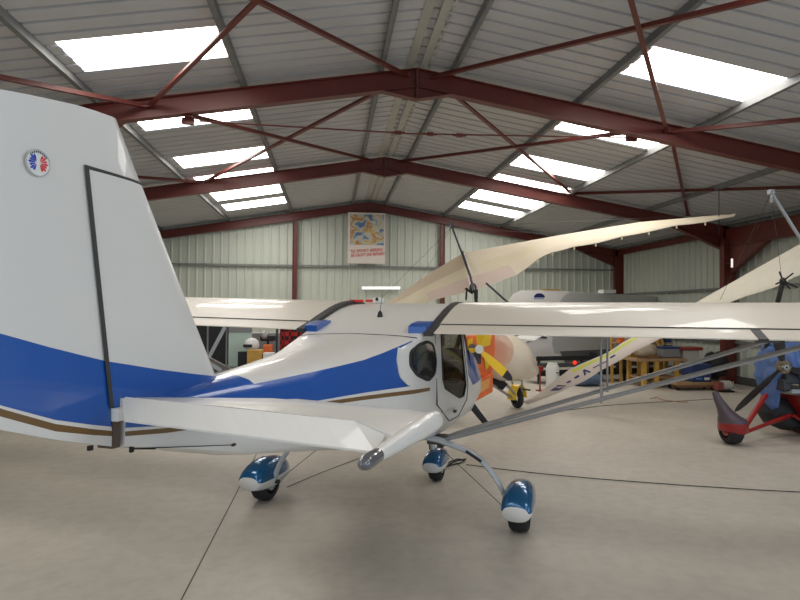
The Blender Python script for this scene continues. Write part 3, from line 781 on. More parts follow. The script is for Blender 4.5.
vplate([lambda L: 2.135, lambda L: top_z(L)], hc, tk([.002, .014, .024, .030, .030]), 'balance_horn', MATS, [0], rud)
# tape strip over the hinge line, with hinge brackets
MB().add([A(LH(z)-.013+d, sg*.037, z) for sg in (1, -1) for z in (1.31, 2.13) for d in (0, .018)], [(0, 1, 3, 2), (4, 5, 7, 6)]).build('hinge_gap', M['gap'], rud, local=True)
mb = MB(); mb.add([A(LLE(2.128)+f*(LH(2.128)-LLE(2.128)), sg*.035*min(1, .2+f*2), z) for sg in (1, -1) for f in (0, .3, 1) for z in (2.124, 2.133)], [(0, 2, 3, 1), (2, 4, 5, 3), (6, 8, 9, 7), (8, 10, 11, 9)]).build('hinge_gap', M['gap'], rud, local=True)
mb = MB(); mb.box(A(2.815, 0, 1.212), (.068, .035, .095)); mb.build('lower_hinge', mat('bronze_bracket', (.12, .085, .07), .5, metal=.4), ac, local=True)
MB().box(A(2.815, .04, 1.284), (.03, .04, .045)).build('hinge_block', M['pvc'], ac, local=True)
mb = MB(); mb.tube([A(2.74, .03, 1.145), A(2.64, .05, 1.125)], .0035, 6); mb.box(A(2.74, .03, 1.143), (.012, .012, .022)); mb.build('tail_eyelet', M['black'], ac, local=True)
MB().box(A(2.915, .02, 1.185), (.012, .016, .016)).build('rudder_stop', M['black'], ac, local=True)
# badge with two feather fans on the rudder
bL, bz, bv = 3.135, 2.098, .0270
bd = MB()
rc = .041
bd.prism([A(bL+rc*.95*math.cos(a), bv+.000, bz+rc*math.sin(a)) for a in [2*math.pi*k/32 for k in range(32)]], (.003, 0, 0))
bdg = bd.build('badge', M['pvc'], rud, local=True)
rr = [[A(bL+q*math.cos(a), bv+.004, bz+q*math.sin(a)) for q in (rc*.93, rc*1.0)] for a in [2*math.pi*k/32 for k in range(33)]]
MB().loft(rr, closed=False, cap=False).build('ring', M['alu'], bdg, local=True)
for sgn, mn in ((1, 'badgeblue'), (-1, 'badgered')):
    mb = MB()
    for k in range(7):
        a = R(-66+22*k); c0 = (bL+sgn*rc*.10, bz-.003*0)
        d = (math.cos(a)*sgn, math.sin(a)); r0, r1 = rc*.12, rc*(.74 if k % 2 else .66); hw = rc*.085; px_ = (-d[1], d[0])
        pts = [(c0[0]+d[0]*r0, c0[1]+d[1]*r0), (c0[0]+d[0]*r1*.8+px_[0]*hw, c0[1]+d[1]*r1*.8+px_[1]*hw), (c0[0]+d[0]*r1, c0[1]+d[1]*r1), (c0[0]+d[0]*r1*.8-px_[0]*hw, c0[1]+d[1]*r1*.8-px_[1]*hw)]
        mb.prism([A(p[0], bv+.004, p[1]) for p in pts], (.001, 0, 0))
    mb.build('feather_fan', M[mn], bdg, local=True)
mb = MB()
for k in range(9):
    a = R(40+12.5*k); mb.box(A(bL+rc*.82*math.cos(a), bv+.0045, bz+rc*.82*math.sin(a)), (.001, .0035, .006))
mb.build('badge_lettering', M['dgrey'], bdg, local=True)

# tailplane, elevators, tip fairings
def stabsec(v, Lle, Lh, zle, zh, th):
    return [A(Lh, v, zh), A(Lh-(Lh-Lle)*.3, v, zh*.8+zle*.2+th*.04), A(Lh-(Lh-Lle)*.6, v, zh*.45+zle*.55+th*.28), A(Lh-(Lh-Lle)*.85, v, zle+th*.33), A(Lle+.01, v, zle+th*.2), A(Lle, v, zle), A(Lle+.01, v, zle-th*.15), A(Lh-(Lh-Lle)*.8, v, zle-th*.35), A(Lh-(Lh-Lle)*.4, v, zh-th*.85), A(Lh, v, zh-.035)]
for side in (1, -1):
    sec = [(.03, 2.34, 2.80, 1.250, 1.338, .035), (.5, 2.35, 2.85, 1.288, 1.343, .052), (.98, 2.41, 2.895, 1.283, 1.335, .052), (1.09, 2.43, 2.885, 1.278, 1.298, .045)]
    hs = MB().loft([stabsec(side*v, *q) for v, *q in sec]).build('tailplane', M['white'], ac, smooth=True, local=True, angle=50)
    el = [(.10, 2.845, 2.86, 1.352, 1.345), (.20, 2.852, 2.955, 1.350, 1.298), (.98, 2.90, 2.965, 1.335, 1.272), (1.07, 2.89, 2.97, 1.300, 1.270)]
    mb = MB(); rr = []
    el = [tuple(el[1][q]+(el[2][q]-el[1][q])*k_/7 for q in range(5)) for k_ in range(8)] and [el[0]]+[tuple(el[1][q]+(el[2][q]-el[1][q])*k_/7 for q in range(5)) for k_ in range(8)]+[el[3]]
    for v, La, Lb, za, zb2 in el:
        rr.append([A(La, side*v, za), A(Lb, side*v, zb2), A(Lb, side*v, zb2-.006), A(La, side*v, za-.035)])
    mb.loft(rr); mb.build('elevator', M['white'], hs, local=True)
    # tip fairing, a teardrop lying fore and aft with a smoked lamp at its tail
    rr = []
    for L, hw, hh, zc in ((2.425, .006, .008, 1.268), (2.438, .018, .022, 1.268), (2.47, .028, .034, 1.270), (2.54, .031, .037, 1.272), (2.65, .030, .035, 1.275), (2.8, .027, .030, 1.278), (2.95, .021, .023, 1.280), (3.05, .017, .018, 1.281)):
        rr.append([A(L, side*1.105+hw*math.cos(a), zc+hh*math.sin(a)) for a in [2*math.pi*k/16 for k in range(16)]])
    tf = MB().loft(rr).build('tip_fairing', M['white'], hs, smooth=True, local=True)
    MB().tube([A(3.045, side*1.105, 1.281), A(3.05, side*1.105, 1.281), A(3.125, side*1.105, 1.281), A(3.145, side*1.105, 1.281), A(3.155, side*1.105, 1.281)], [.019, .0195, .0195, .014, .003], 14).build('tail_lamp', M['smoke'], tf, smooth=True, local=True)
mb = MB(); mb.tube([A(2.735, .035, 1.145), A(2.28, .155, 1.07)], .002, 5); mb.ball(A(2.28, .150, 1.07), (.008, .018, .007), 8, 6)
mb.build('trim_cable', M['black'], ac, local=True)

# ------------------------------------------------------------------ delta wing of the cream trike (behind the cabin)
def sail(name, parent, le, te, mats, mi, th=.05, bands=(0, .35, .7, 1)):
    # le, te: matching lists of points; thickness grows toward the leading edge; bands split the chord
    mb = MB(); rings = []
    for a, b in zip(le, te):
        ch = (b-a); nn = Vector((0, 0, 1)); t_ = th*min(1, ch.length)
        topp, bot = [], []
        for f in bands:
            p = a+ch*f; h = t_*math.sqrt(max(0, f*2))*.6 if f < .35 else t_*(1-f)*.9+.004
            topp.append(p+nn*h); bot.append(p-nn*.006)
        rings.append(topp+bot[::-1])
    nb = len(bands)
    mb.loft(rings, mi=lambda i, k: mi(i, k if k < nb-1 else max(0, 2*nb-2-k)))
    return mb.build(name, mats, parent, smooth=True, angle=70)
def seg(pl, n):
    out = []
    for i in range(n+1):
        t_ = i/n*(len(pl)-1); k = min(int(t_), len(pl)-2); out.append(pl[k].lerp(pl[k+1], t_-k))
    return out
hubw = at(472, 289, 8.9)
dw = thing('cream_trike', (2.2, 8.8, 0), 'trike with cream nose, orange pod, yellow propeller and tilted cream delta wing behind the cabin', 'ultralight trike')
NP = 5
nose1 = at(463, 253, 10.3)
leR = seg([nose1, at(500, 246, 10.15), at(560, 235, 9.9), at(640, 222, 9.5), at(736, 213.5, 9.0)], 24)
teR = [at(470, 291, 8.8), at(515, 275, 8.95), at(548, 252, 9.1), at(600, 241, 9.1), at(665, 227, 9.0), at(734, 216.5, 8.9)]
te24 = seg(teR, 24)
for i in range(25):
    te24[i] = te24[i]+Vector((0, 0, -.018*abs(math.sin(math.pi*i/4))*(1 if i < 23 else 0)))
smats = [M['sailcream'], M['sailpink'], M['sailyellow'], M['sailtan']]
sail('sail', dw, leR, te24, smats, lambda i, k: (1 if k == 3 and i < 5 else (2 if k == 2 and 1 < i < 9 else 0)), bands=(0, .12, .4, .7, 1))
leL = seg([nose1, at(430, 273, 10.6), at(390, 301, 11.0), at(345, 330, 11.3)], 12)
teL = seg([at(470, 291, 8.8), at(440, 298, 9.4), at(400, 310, 10.3), at(350, 333, 11.2)], 12)
sail('sail', dw, leL, teL, smats, lambda i, k: (3 if k < 2 else (1 if k == 3 and i < 5 else 2)), bands=(0, .12, .45, .7, 1))
MB().tube([nose1+Vector((0, 0, .02)), at(470, 276, 8.95)+Vector((0, 0, .02)), at(474, 291, 8.6)], .022, 8).build('keel_tube', M['steeldark'], dw)
MB().tube([at(470, 275, 8.95), at(452, 227, 8.9)], .015, 8).build('kingpost', M['steeldark'], dw)
mb = MB(); kt = at(452, 227, 8.9); mb.box(kt+Vector((0, 0, .02)), (.05, .05, .09)); mb.tube([kt, kt+Vector((-.04, 0, .10))], .01, 6); mb.build('kingpost_head', M['steeldark'], dw)
for e in (at(735, 214, 9.0), at(560, 235, 9.9), nose1, at(350, 330, 11.2), at(474, 291, 8.6), at(418, 283, 10.6)):
    MB().tube([kt, e], .0028, 4).build('rigging_wire', M['steeldark'], dw)
mb = MB()
for i in (6, 8, 10, 12, 14, 16, 18, 20, 22):
    mb.box(te24[i]+Vector((0, 0, -.025)), (.02, .02, .06))
o = mb.build('batten_tip', M['sailyellow'], dw); o['kind'] = 'stuff'
mb = MB(); mb.ball(at(473, 288, 8.75), (.06, .06, .08), 10, 8); mb.box(at(476, 294, 8.75), (.05, .05, .14)); mb.box(at(469, 291, 8.75), (.14, .03, .03), Matrix.Rotation(R(35), 3, 'Y')); mb.tube([at(466, 300, 8.75), at(467, 288, 8.75)], .014, 8)
mb.build('hang_block', M['black'], dw)
MB().tube([at(486, 283, 8.7), at(504, 299, 8.6), at(520, 312, 8.5)], .016, 8).build('control_bar', M['steeldark'], dw)

# ------------------------------------------------------------------ cream and orange trike
hb = at(478, 349, 7.9)
tw = atz(517, 408)
tr = dw
# pod loft from the engine to the nose
pA, pB = at(503, 356, 8.9), at(536, 374, 9.7)
ax = (pB-pA)
def podring(c, rx, rz, n=20):
    d = ax.normalized(); sd = d.cross(Vector((0, 0, 1))).normalized(); u = sd.cross(d)
    return [c+sd*rx*math.cos(2*math.pi*k/n)+u*rz*math.sin(2*math.pi*k/n) for k in range(n)]
c0, c1, c2, c3, c4 = at(495, 352, 8.7), at(506, 358, 9.0), at(516, 364, 9.3), at(527, 370, 9.55), at(535, 373, 9.7)
prof = [(c0, .32, .30), (at(500, 355, 8.85), .40, .37), (c1, .41, .375), (at(511, 360, 9.15), .385, .345), (c2, .335, .295), (at(522, 366, 9.45), .27, .235), (c3, .19, .17), (at(533, 371, 9.66), .11, .115), (c4, .03, .04)]
MB().loft([podring(*p) for p in prof]).build('pod', M['cream'], tr, smooth=True, angle=60)
# open cockpit rim and screen
MB().loft([podring(at(520, 340, 9.25), .26, .02), podring(at(531, 336, 9.5), .20, .03)]).build('cockpit_screen', M['pvc'], tr, smooth=True)
wh = wheel(MB(), tw+Vector((0, 0, .17)), rt.lerp(fw, .25), .17, .10).build('nose_wheel', M['rubber'], tr, smooth=True)
mb = MB(); fc = tw+Vector((0, 0, .20)); rr = []
dfw = Vector((ax.x, ax.y, 0)).normalized(); dsd = dfw.cross(Vector((0, 0, 1)))
for k in range(9):
    a = R(-10+200*k/8); e = dfw*math.cos(a)*.21+Vector((0, 0, 1))*math.sin(a)*.21
    rr.append([fc+e+dsd*x for x in (-.08, .08)]+[fc+e*.85+dsd*x for x in (.08, -.08)])
mb.loft(rr); mb.build('mudguard', M['yellow'], tr, smooth=True)
for s in (-1, 1):
    MB().tube([fc+dsd*.09*s, fc+dsd*.09*s+Vector((0, 0, .42))], .016, 8).build('fork', M['alu'], tr)
MB().tube([fc+dsd*-.2+Vector((0, 0, .15)), fc+dsd*.25+Vector((0, 0, .13))], .014, 8).build('foot_bar', M['black'], tr)
for p0, p1 in (((495, 372, 8.9), (515, 394, 9.6)), ((491, 384, 8.8), (514, 399, 9.7))):
    MB().tube([at(*p0), at(*p1)], .022, 8).build('frame_tube', M['alu'], tr)
mb = MB(); mb.prism([at(492, 372, 8.9), at(508, 384, 9.1), at(503, 390, 9.05), at(490, 386, 8.9)], (.0, .06, 0)); mb.build('side_bag', M['black'], tr)
# orange painted engine housing and spat
body2 = [at(466, 336, 8.3), at(495, 334, 8.3), at(495, 352, 8.3), at(492, 375, 8.3), at(474, 380, 8.3), at(464, 360, 8.3)]
mb = MB(); mb.prism(body2, (.1, .45, 0)); eb = mb.build('engine_cowling', M['orange'], tr, bevel=.03)
for poly in ([(482, 334), (492, 335), (490, 345), (481, 348)], [(484, 356), (492, 362), (486, 370)], [(468, 340), (473, 338), (472, 352), (468, 356)]):
    MB().prism([at(x, y, 8.28) for x, y in poly], (0, .02, 0)).build('yellow_flash', M['yellow'], eb)
pl = [at(474, 381, 8.25), at(493, 372, 8.25), at(493, 392, 8.25), at(473, 403, 8.25)]
sp2 = MB().prism(pl, (.05, .30, 0)).build('wheel_spat', M['orange'], tr, bevel=.02)
MB().prism([at(477, 384, 8.235), at(490, 378, 8.235), at(489, 388, 8.235), at(477, 395, 8.235)], (0, .02, 0)).build('yellow_flash', mat('pale_orange_paint', (.75, .36, .10), .5, noise_amt=.3, noise_scale=14), sp2)
mb = MB(); cwh = at(447, 402, 8.35); cwh.z = .15; wheel(mb, cwh+Vector((.03, .1, 0)), (1, .2, 0), .15, .09); mb.build('rear_wheel', M['rubber'], tr, smooth=True)
cwh2 = Vector((2.3, 8.9, .45))
MB().tube([cwh+Vector((.03, .1, 0)), cwh2], .025, 8).build('axle', M['steeldark'], tr)
MB().tube([at(480, 345, 8.5), hubw+Vector((.04, -.05, -.02))], .028, 8).build('mast', M['steeldark'], tr)
mb = MB(); mb.tube([hb+Vector((0, .35, 0)), hb+Vector((0, -.05, 0))], .055, 12); mb.box(hb+Vector((0, .1, -.12)), (.10, .16, .18)); ph = mb.build('propeller_hub', M['steeldark'], tr)
mb = MB(); mb.tube([hb+Vector((0, -.05, 0)), hb+Vector((0, -.075, 0))], .06, 12); mb.build('hub_plate', M['pvc'], ph)
def blade(hubp, tip, w0, m, tipm, parent, nm='propeller_blade', depth=.01, frac=.78):
    d = (tip-hubp); L = d.length; d = d.normalized(); sdv = d.cross(fw).normalized()
    def sec(t_, ch): c = hubp+d*L*t_; e = (sdv*.85+fw*.5)*ch; nn = fw*depth; return [c+e, c+nn, c-e, c-nn]
    a = MB().loft([sec(.08, w0*.4), sec(.3, w0*.8), sec(.6, w0), sec(frac, w0*.95)]).build(nm, m, parent, smooth=True)
    if tipm: MB().loft([sec(frac, w0*.95), sec(.93, w0*.7), sec(1, w0*.25)]).build('blade_tip', tipm, a, smooth=True)
for tip in (at(512, 380, 7.85), at(484, 308, 7.85), at(441, 358, 7.85)):
    blade(hb+Vector((0, -.03, 0)), tip, .075, M['yellow'], M['black'], tr)

# ------------------------------------------------------------------ caravan
def cpt(px, D, z=0):                    # point at camera depth D
    k = ray(px, 300); q = EYEP+k*D; return Vector((q.x, q.y, z))
ca, cb, cc = cpt(499, 14.0), cpt(552, 14.8), cpt(662, 17.2)
cv = thing('caravan', (ca+cc)/2, 'white touring caravan with blue oval emblem parked by the far right corner', 'caravan')
f_dir = (cb-ca); d_dir = (cc-cb)
prof = [(.00, .62), (-.03, .9), (.02, 1.5), (.05, 1.9), (.16, 2.10), (.40, 2.19)]      # front profile: set back, height
def cpoint(u, s, z): return ca+f_dir*u+d_dir*s+Vector((0, 0, z))
rr = []
for s, z in [(.08, .55), (.02, .62), (0, .85), (.01, 1.3), (.03, 1.7), (.06, 1.93), (.10, 2.11), (.155, 2.20)]:
    rr.append((s, z))
rowsR = [cpoint(0, s, z) for s, z in rr]; rowsL = [cpoint(1, s, z) for s, z in rr]
back = [cpoint(u, 1, z) for u, z in ((0, 2.12), (0, .55), (1, .55), (1, 2.12))]
mb = MB(); nn = len(rr)
ringA = rowsR+[cpoint(0, 1, 2.14), cpoint(0, 1, .55)]; ringB = rowsL+[cpoint(1, 1, 2.14), cpoint(1, 1, .55)]
mid = [p.lerp(q, .5)+Vector((0, 0, .02 if i > 4 else 0)) for i, (p, q) in enumerate(zip(ringA, ringB))]
mb.loft([ringA, mid, ringB], cap=False); mb.f.append(tuple(range(len(ringA)))); mb.mi.append(0)
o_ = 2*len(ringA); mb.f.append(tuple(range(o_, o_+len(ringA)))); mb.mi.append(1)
cvb = mb.build('body', [M['caravan'], M['caravanshadegrey']], cv, smooth=True, angle=25)
nside = Vector((f_dir.x, f_dir.y, 0)).normalized(); nfront = -Vector((d_dir.x, d_dir.y, 0)).normalized()
MB().prism([cpoint(1.004, s, z) for s, z in ((.10, .36), (.99, .36), (.99, .66), (.06, .66))], nside*.02).build('skirt', mat('skirt_grey', (.13, .13, .13), .5), cv)
MB().prism([cpoint(1.002, s, z) for s, z in ((.2, 1.3), (.5, 1.3), (.5, 1.75), (.2, 1.75))], nside*.02).build('side_window', M['glassdark'], cv)
# front trim: dark vent and stays
MB().bar(cpoint(.30, -.012, 1.10), cpoint(.92, -.012, 1.02), .03, .05).build('front_trim', M['dgrey'], cv)
MB().bar(cpoint(.55, -.012, .92), cpoint(.85, -.012, 1.06), .02, .03).build('front_stay', M['dgrey'], cv)
ec = cpoint(.55, .085, 2.06); mb = MB()
eu = nside; ev = Vector((0, 0, 1))
mb.prism([ec+nfront*.04+eu*(.17*math.cos(R(a)))+ev*(.11*math.sin(R(a))-.03) for a in range(0, 181, 12)], nfront*-.03)
mb.build('emblem', M['navy'], cv)
MB().bar(ec+nfront*.045+eu*-.16+ev*-.055, ec+nfront*.045+eu*.16+ev*-.055, .01, .03).build('emblem_underline', mat('emblem_pale_blue', (.25, .35, .6), .5), cv)
MB().box(cpoint(.9, .5, 2.24), (.35, .35, .10)).build('roof_vent', M['caravanshadegrey'], cv)
MB().bar(cpoint(.3, .2, 2.24), cpoint(.65, .2, 2.24), .05, .03).build('roof_marker', M['ywood'], cv)
for s in (.35, .55):
    mb = MB(); wheel(mb, cpoint(.93, s, .30), nside, .30, .18); mb.build('wheel', M['rubber'], cv, smooth=True)
MB().tube([cpoint(.5, 0, .45), cpoint(.5, -.35, .42)], .04, 8).build('tow_bar', M['steeldark'], cv)
MB().tube([cpoint(.5, -.33, .42), cpoint(.5, -.33, 0)], .03, 8).build('jockey_post', M['steeldark'], cv)

# low black trailer in front of the caravan
ta_, tb_ = cpt(537, 13.4), cpt(668, 14.4)
tv = (tb_-ta_); tn = Vector((-tv.y, tv.x, 0)).normalized()
tl = thing('flat_trailer', (ta_+tb_)/2, 'low black slatted trailer with red reflector under the caravan side', 'trailer')
for k, z in enumerate((.22, .38, .54)):
    MB().prism([ta_+Vector((0, 0, z)), tb_+Vector((0, 0, z)), tb_+Vector((0, 0, z+.10)), ta_+Vector((0, 0, z+.10))], tn*.04).build('side_slat', M['black'] if k != 1 else M['dgrey'], tl)
MB().prism([ta_+Vector((0, 0, .18)), tb_+Vector((0, 0, .18)), tb_+tn*.5+Vector((0, 0, .18)), ta_+tn*.5+Vector((0, 0, .18))], (0, 0, .05)).build('bed', M['black'], tl)
for u in (.02, .33, .66, .98):
    q = ta_+tv*u; MB().bar(q+tn*.05, q+tn*.05+Vector((0, 0, .64)), .05, .05).build('upright', M['black'], tl)
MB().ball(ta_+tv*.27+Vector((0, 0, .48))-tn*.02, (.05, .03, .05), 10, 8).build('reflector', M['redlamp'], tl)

# floor-standing bits near the trailer
q = atz(552.5, 387)
t = thing('plastic_drum', q, 'white plastic drum standing on the floor right of the cream nose', 'drum')
MB().tube([q+Vector((0, 0, z)) for z in (0, .02, .42, .47, .49)], [.135, .145, .145, .13, .12], 20).build('barrel', M['pvc'], t, smooth=True)
MB().tube([q+Vector((0, 0, .49)), q+Vector((0, 0, .53))], .11, 20).build('lid', M['pvc'], t, smooth=True)
MB().tube([q+Vector((.02, -.15, .33)), q+Vector((.10, -.13, .33))], .012, 6).build('handle', M['dgrey'], t)
q = atz(540, 391)
t = thing('red_stand', q, 'slim red stand between the cream nose and the white drum', 'stand')
MB().tube([q, q+Vector((0, 0, .50))], .018, 8).build('post', M['redpaint'], t); MB().box(q+Vector((0, 0, .47)), (.12, .10, .10)).build('head', M['redpaint'], t); MB().box(q+Vector((0, 0, .01)), (.14, .14, .02)).build('foot', M['redpaint'], t)
q = atz(588, 386)
tag(MB().ball(q+Vector((0, .1, .15)), (.40, .28, .17), 18, 10, fn=lambda d: 1+.12*math.sin(7*d.x+3*d.y)).build('folded_cover', mat('grey_blue_cloth', (.09, .13, .20), .8, noise_amt=.3), smooth=True), 'bundled grey blue cover lying on the floor under the leaning wing', 'cover')

# ------------------------------------------------------------------ leaning delta wing and red trike
dw2 = thing('red_trike', (5.9, 7.2, 0), 'red trike under blue tarpaulin whose lime striped delta wing leans down to the floor', 'ultralight trike')
le2 = [at(523, 403.5, 9.95)+Vector((0, 0, .03)), at(535, 396, 9.85), at(571, 368, 9.4), at(607, 353, 8.95), at(625, 341, 8.75), at(660, 322, 8.4), at(697, 302, 8.0), at(750, 272, 7.65), at(800, 244, 7.35), at(905, 188, 6.9)]
te2 = [at(527, 406, 9.9)+Vector((0, 0, .03)), at(560, 391.5, 9.35), at(586, 379, 9.0), at(613, 363, 8.65), at(640, 348, 8.3), at(690, 322, 7.8), at(725, 303, 7.45), at(775, 286, 7.0), at(800, 274, 6.8), at(905, 225, 6.5)]
LE2, TE2 = seg(le2, 28), seg(te2, 28)
for i in range(29): TE2[i] = TE2[i]+Vector((0, 0, -.015*abs(math.sin(math.pi*i/4))))
sail('sail', dw2, LE2, TE2, [M['sailwhite'], M['lime'], mat('pale_sailcloth', (.60, .56, .46), .7, noise_amt=.08)], lambda i, k: 1 if k == 1 and 5 < i < 15 else (2 if i > 15 else 0), bands=(0, .12, .36, .7, 1))
# markings lettered near the trailing edge
def on_sail(u, f, lift=.02):
    t_ = u*28; k = min(int(t_), 27); a = LE2[k].lerp(LE2[k+1], t_-k); b = TE2[k].lerp(TE2[k+1], t_-k)
    t0 = .05*min(1, (b-a).length); h = t0*(1-f)*.9+.004
    return a+(b-a)*f+Vector((0, 0, h+lift))
def stroke(quads, name='registration_mark'):
    mb = MB()
    for q4 in quads:
        mb.prism([on_sail(u, f, .008) for u, f in q4], (0, 0, .004))
    mb.build(name, M['navy'], dw2)
def glyph(u0, du, f0, f1, kind):
    df = f1-f0; e = du*.28; g = df*.26; Q = []
    def rect(a, b, c, d): Q.append([(a, c), (b, c), (b, d), (a, d)])
    if kind == 'E': rect(u0, u0+e, f0, f1); rect(u0, u0+du, f0, f0+g); rect(u0, u0+du*.8, (f0+f1)/2-g/2, (f0+f1)/2+g/2); rect(u0, u0+du, f1-g, f1)
    if kind == '1': rect(u0+du*.4, u0+du*.4+e, f0, f1); rect(u0+du*.1, u0+du*.5, f0, f0+g)
    if kind == '-': rect(u0, u0+du, (f0+f1)/2-g*.7, (f0+f1)/2+g*.7)
    if kind == 'A': Q.append([(u0, f1), (u0+e, f1), (u0+du*.65, f0), (u0+du*.4, f0)]); Q.append([(u0+du*.75, f1), (u0+du, f1), (u0+du*.65, f0), (u0+du*.4, f0)])
    if kind == 'V': Q.append([(u0, f0), (u0+e, f0), (u0+du*.65, f1), (u0+du*.4, f1)]); Q.append([(u0+du*.75, f0), (u0+du, f0), (u0+du*.65, f1), (u0+du*.4, f1)])
    return Q
Q = []
for kind, u, du, f0, f1 in (('E', .120, .018, .52, .88), ('1', .142, .014, .50, .86), ('-', .170, .014, .55, .8), ('-', .200, .016, .52, .8), ('A', .228, .026, .5, .8), ('-', .268, .05, .60, .74), ('-', .335, .022, .45, .70)):
    stroke(glyph(u, du, f0, f1, kind))
hb2w = at(783, 281, 6.7)
mb = MB(); mb.ball(hb2w, (.04, .04, .045), 10, 8)
for dx, dzz in ((-.05, .12), (.14, .10), (-.10, -.04), (.10, -.10), (.2, -.08)): mb.tube([hb2w, hb2w+Vector((dx, 0, dzz))], .010, 6)
mb.build('hang_block', M['black'], dw2)
kb, kt2 = at(800, 238, 6.9), at(771, 192, 6.9)
MB().tube([at(812, 258, 6.9), kb, kt2], .022, 10).build('kingpost', M['alu'], dw2)
mb = MB(); mb.box(kt2, (.06, .06, .06)); mb.tube([kt2, kt2+Vector((.01, 0, -.14))], .018, 8); mb.build('kingpost_head', M['alu'], dw2)
for e in (at(720, 300, 7.6), at(704, 262, 12.0) if False else at(745, 262, 7.6), at(782, 280, 6.7), at(905, 180, 6.9)):
    MB().tube([kt2, e], .0028, 4).build('rigging_wire', M['steeldark'], dw2)

rw = atz(733, 445)
rtk = dw2
hp = at(783, 367, 6.75); dv_ = Vector((hp.x, hp.y, 0)).normalized()
mb = MB(); wheel(mb, rw+Vector((.02, .06, .19)), rt, .19, .17); w1 = mb.build('rear_wheel', M['rubber'], rtk, smooth=True)
mb = MB(); hub(mb, rw+Vector((.02, .06, .19)), rt, .09, .15); mb.build('hub', M['redpaint'], w1, smooth=True)
# tall spat: a swept plastic fin rising aft over the wheel
Yw = rw.y-.02
def sp3(pts, y0, y1, m, nm, par):
    mb = MB(); mb.prism([at(x, y, Yw+y0) for x, y in pts], (0, y1-y0, 0)); return mb.build(nm, m, par, bevel=.03, smooth=True, angle=30)
spp = []
prof = [((712, 393), (718, 391.5), .02), ((714.5, 402), (724, 400), .04), ((718, 411), (731, 408), .07), ((720, 417), (738, 414), .13), ((720, 421), (744, 417), .17), ((720, 424), (746, 422), .17)]
rr = []
for (a, b, hy) in prof:
    pa_, pb_ = at(a[0], a[1], Yw+.05), at(b[0], b[1], Yw+.05); c = (pa_+pb_)/2; hx = (pb_-pa_).length/2
    rr.append([c+Vector((hx*math.cos(t2), hy*math.sin(t2), 0)) for t2 in [2*math.pi*k/14 for k in range(14)]])
spt = MB().loft(rr).build('wheel_spat', M['spat'], rtk, smooth=True)
rr = []
for (a, b, hy) in (((720, 422.5), (746, 421.5), .175), ((720, 431), (746, 428), .175), ((724, 433), (744, 431), .165)):
    pa_, pb_ = at(a[0], a[1], Yw+.05), at(b[0], b[1], Yw+.05); c = (pa_+pb_)/2; hx = (pb_-pa_).length/2
    rr.append([c+Vector((hx*math.cos(t2), hy*math.sin(t2), 0)) for t2 in [2*math.pi*k/14 for k in range(14)]])
MB().loft(rr).build('spat_base', M['redpaint'], spt, smooth=True)
# body
bodyp = [((781, 392), (799, 394), .16), ((784, 400), (822, 402), .26), ((790, 412), (835, 412), .34), ((797, 424), (838, 424), .36), ((806, 434), (835, 434), .3)]
rr = []
for (a, b, hy) in bodyp:
    pa_, pb_ = at(a[0], a[1], 7.2), at(b[0], b[1], 7.2); c = (pa_+pb_)/2; hx = (pb_-pa_).length/2
    rr.append([c+Vector((hx*math.cos(t2), hy*2*math.sin(t2), 0)) for t2 in [2*math.pi*k/18 for k in range(18)]])
MB().loft(rr).build('pod', M['redpaint'], rtk, smooth=True)
MB().box(at(788, 392, 6.9)+Vector((.05, 0, .02)), (.16, .2, .05)).build('battery_shelf', M['alu'], rtk)
# black belly tank / seat
rr = []
for (a, b, hy) in (((762, 398), (790, 396), .12), ((758, 412), (798, 410), .2), ((766, 422), (802, 424), .2), ((780, 428), (800, 430), .12)):
    pa_, pb_ = at(a[0], a[1], 7.25), at(b[0], b[1], 7.25); c = (pa_+pb_)/2; hx = (pb_-pa_).length/2
    rr.append([c+Vector((hx*math.cos(t2), hy*math.sin(t2), 0)) for t2 in [2*math.pi*k/14 for k in range(14)]])
MB().loft(rr).build('fuel_tank', M['black'], rtk, smooth=True)
for p0, p1, r_ in (((740, 434, 6.8), (766, 395, 7.1), .032), ((736, 436, 6.75), (790, 415, 7.0), .024), ((750, 430, 6.85), (800, 414, 7.1), .018), ((792, 415, 7.0), (830, 436, 7.0), .02)):
    MB().tube([at(*p0), at(*p1)], r_, 10).build('axle_strut', M['redpaint'], rtk, smooth=True)
nw = atz(850, 452)
mb = MB(); wheel(mb, nw+Vector((0, 0, .19)), rt, .19, .15); mb.build('rear_wheel', M['rubber'], rtk, smooth=True)
MB().tube([at(835, 432, 7.0), nw+Vector((0, 0, .19))], .03, 8).build('axle_strut', M['redpaint'], rtk)
nw = atz(822, 424)+Vector((0, 0, .17)); mb = MB(); wheel(mb, nw, rt, .17, .1); mb.build('nose_wheel', M['rubber'], rtk, smooth=True)
MB().tube([nw, at(812, 410, 7.4)], .035, 8).build('frame_tube', M['redpaint'], rtk)
MB().tube([hp+Vector((.1, .45, .1)), hb2w], .03, 8).build('mast', M['steeldark'], rtk)
# engine block and propeller
mb = MB(); mb.box(hp+dv_*.32+Vector((.0, 0, -.08)), (.20, .36, .30)); mb.box(hp+dv_*.2+Vector((0, 0, -.24)), (.12, .16, .16)); en = mb.build('engine', M['steeldark'], rtk, bevel=.02)
mb = MB(); mb.tube([hp+dv_*.16, hp-dv_*.02], .085, 14)
for k in range(6):
    a = 2*math.pi*k/6; mb.tube([hp+Vector((math.cos(a)*.065, 0, math.sin(a)*.065)), hp+Vector((math.cos(a)*.065, -.05, math.sin(a)*.065))], .016, 6)
ph2 = mb.build('propeller_hub', mat('brass_hub', (.22, .17, .10), .4, metal=.6), rtk)
mb = MB(); mb.tube([hp+Vector((0, -.02, 0)), hp+Vector((0, -.06, 0))], .035, 12); mb.build('spinner_cap', M['alu'], ph2)
mb = MB(); mb.tube([hp+Vector((0, -.06, 0)), hp+Vector((0, -.065, 0))], .015, 10); mb.build('cap_hole', M['black'], ph2)
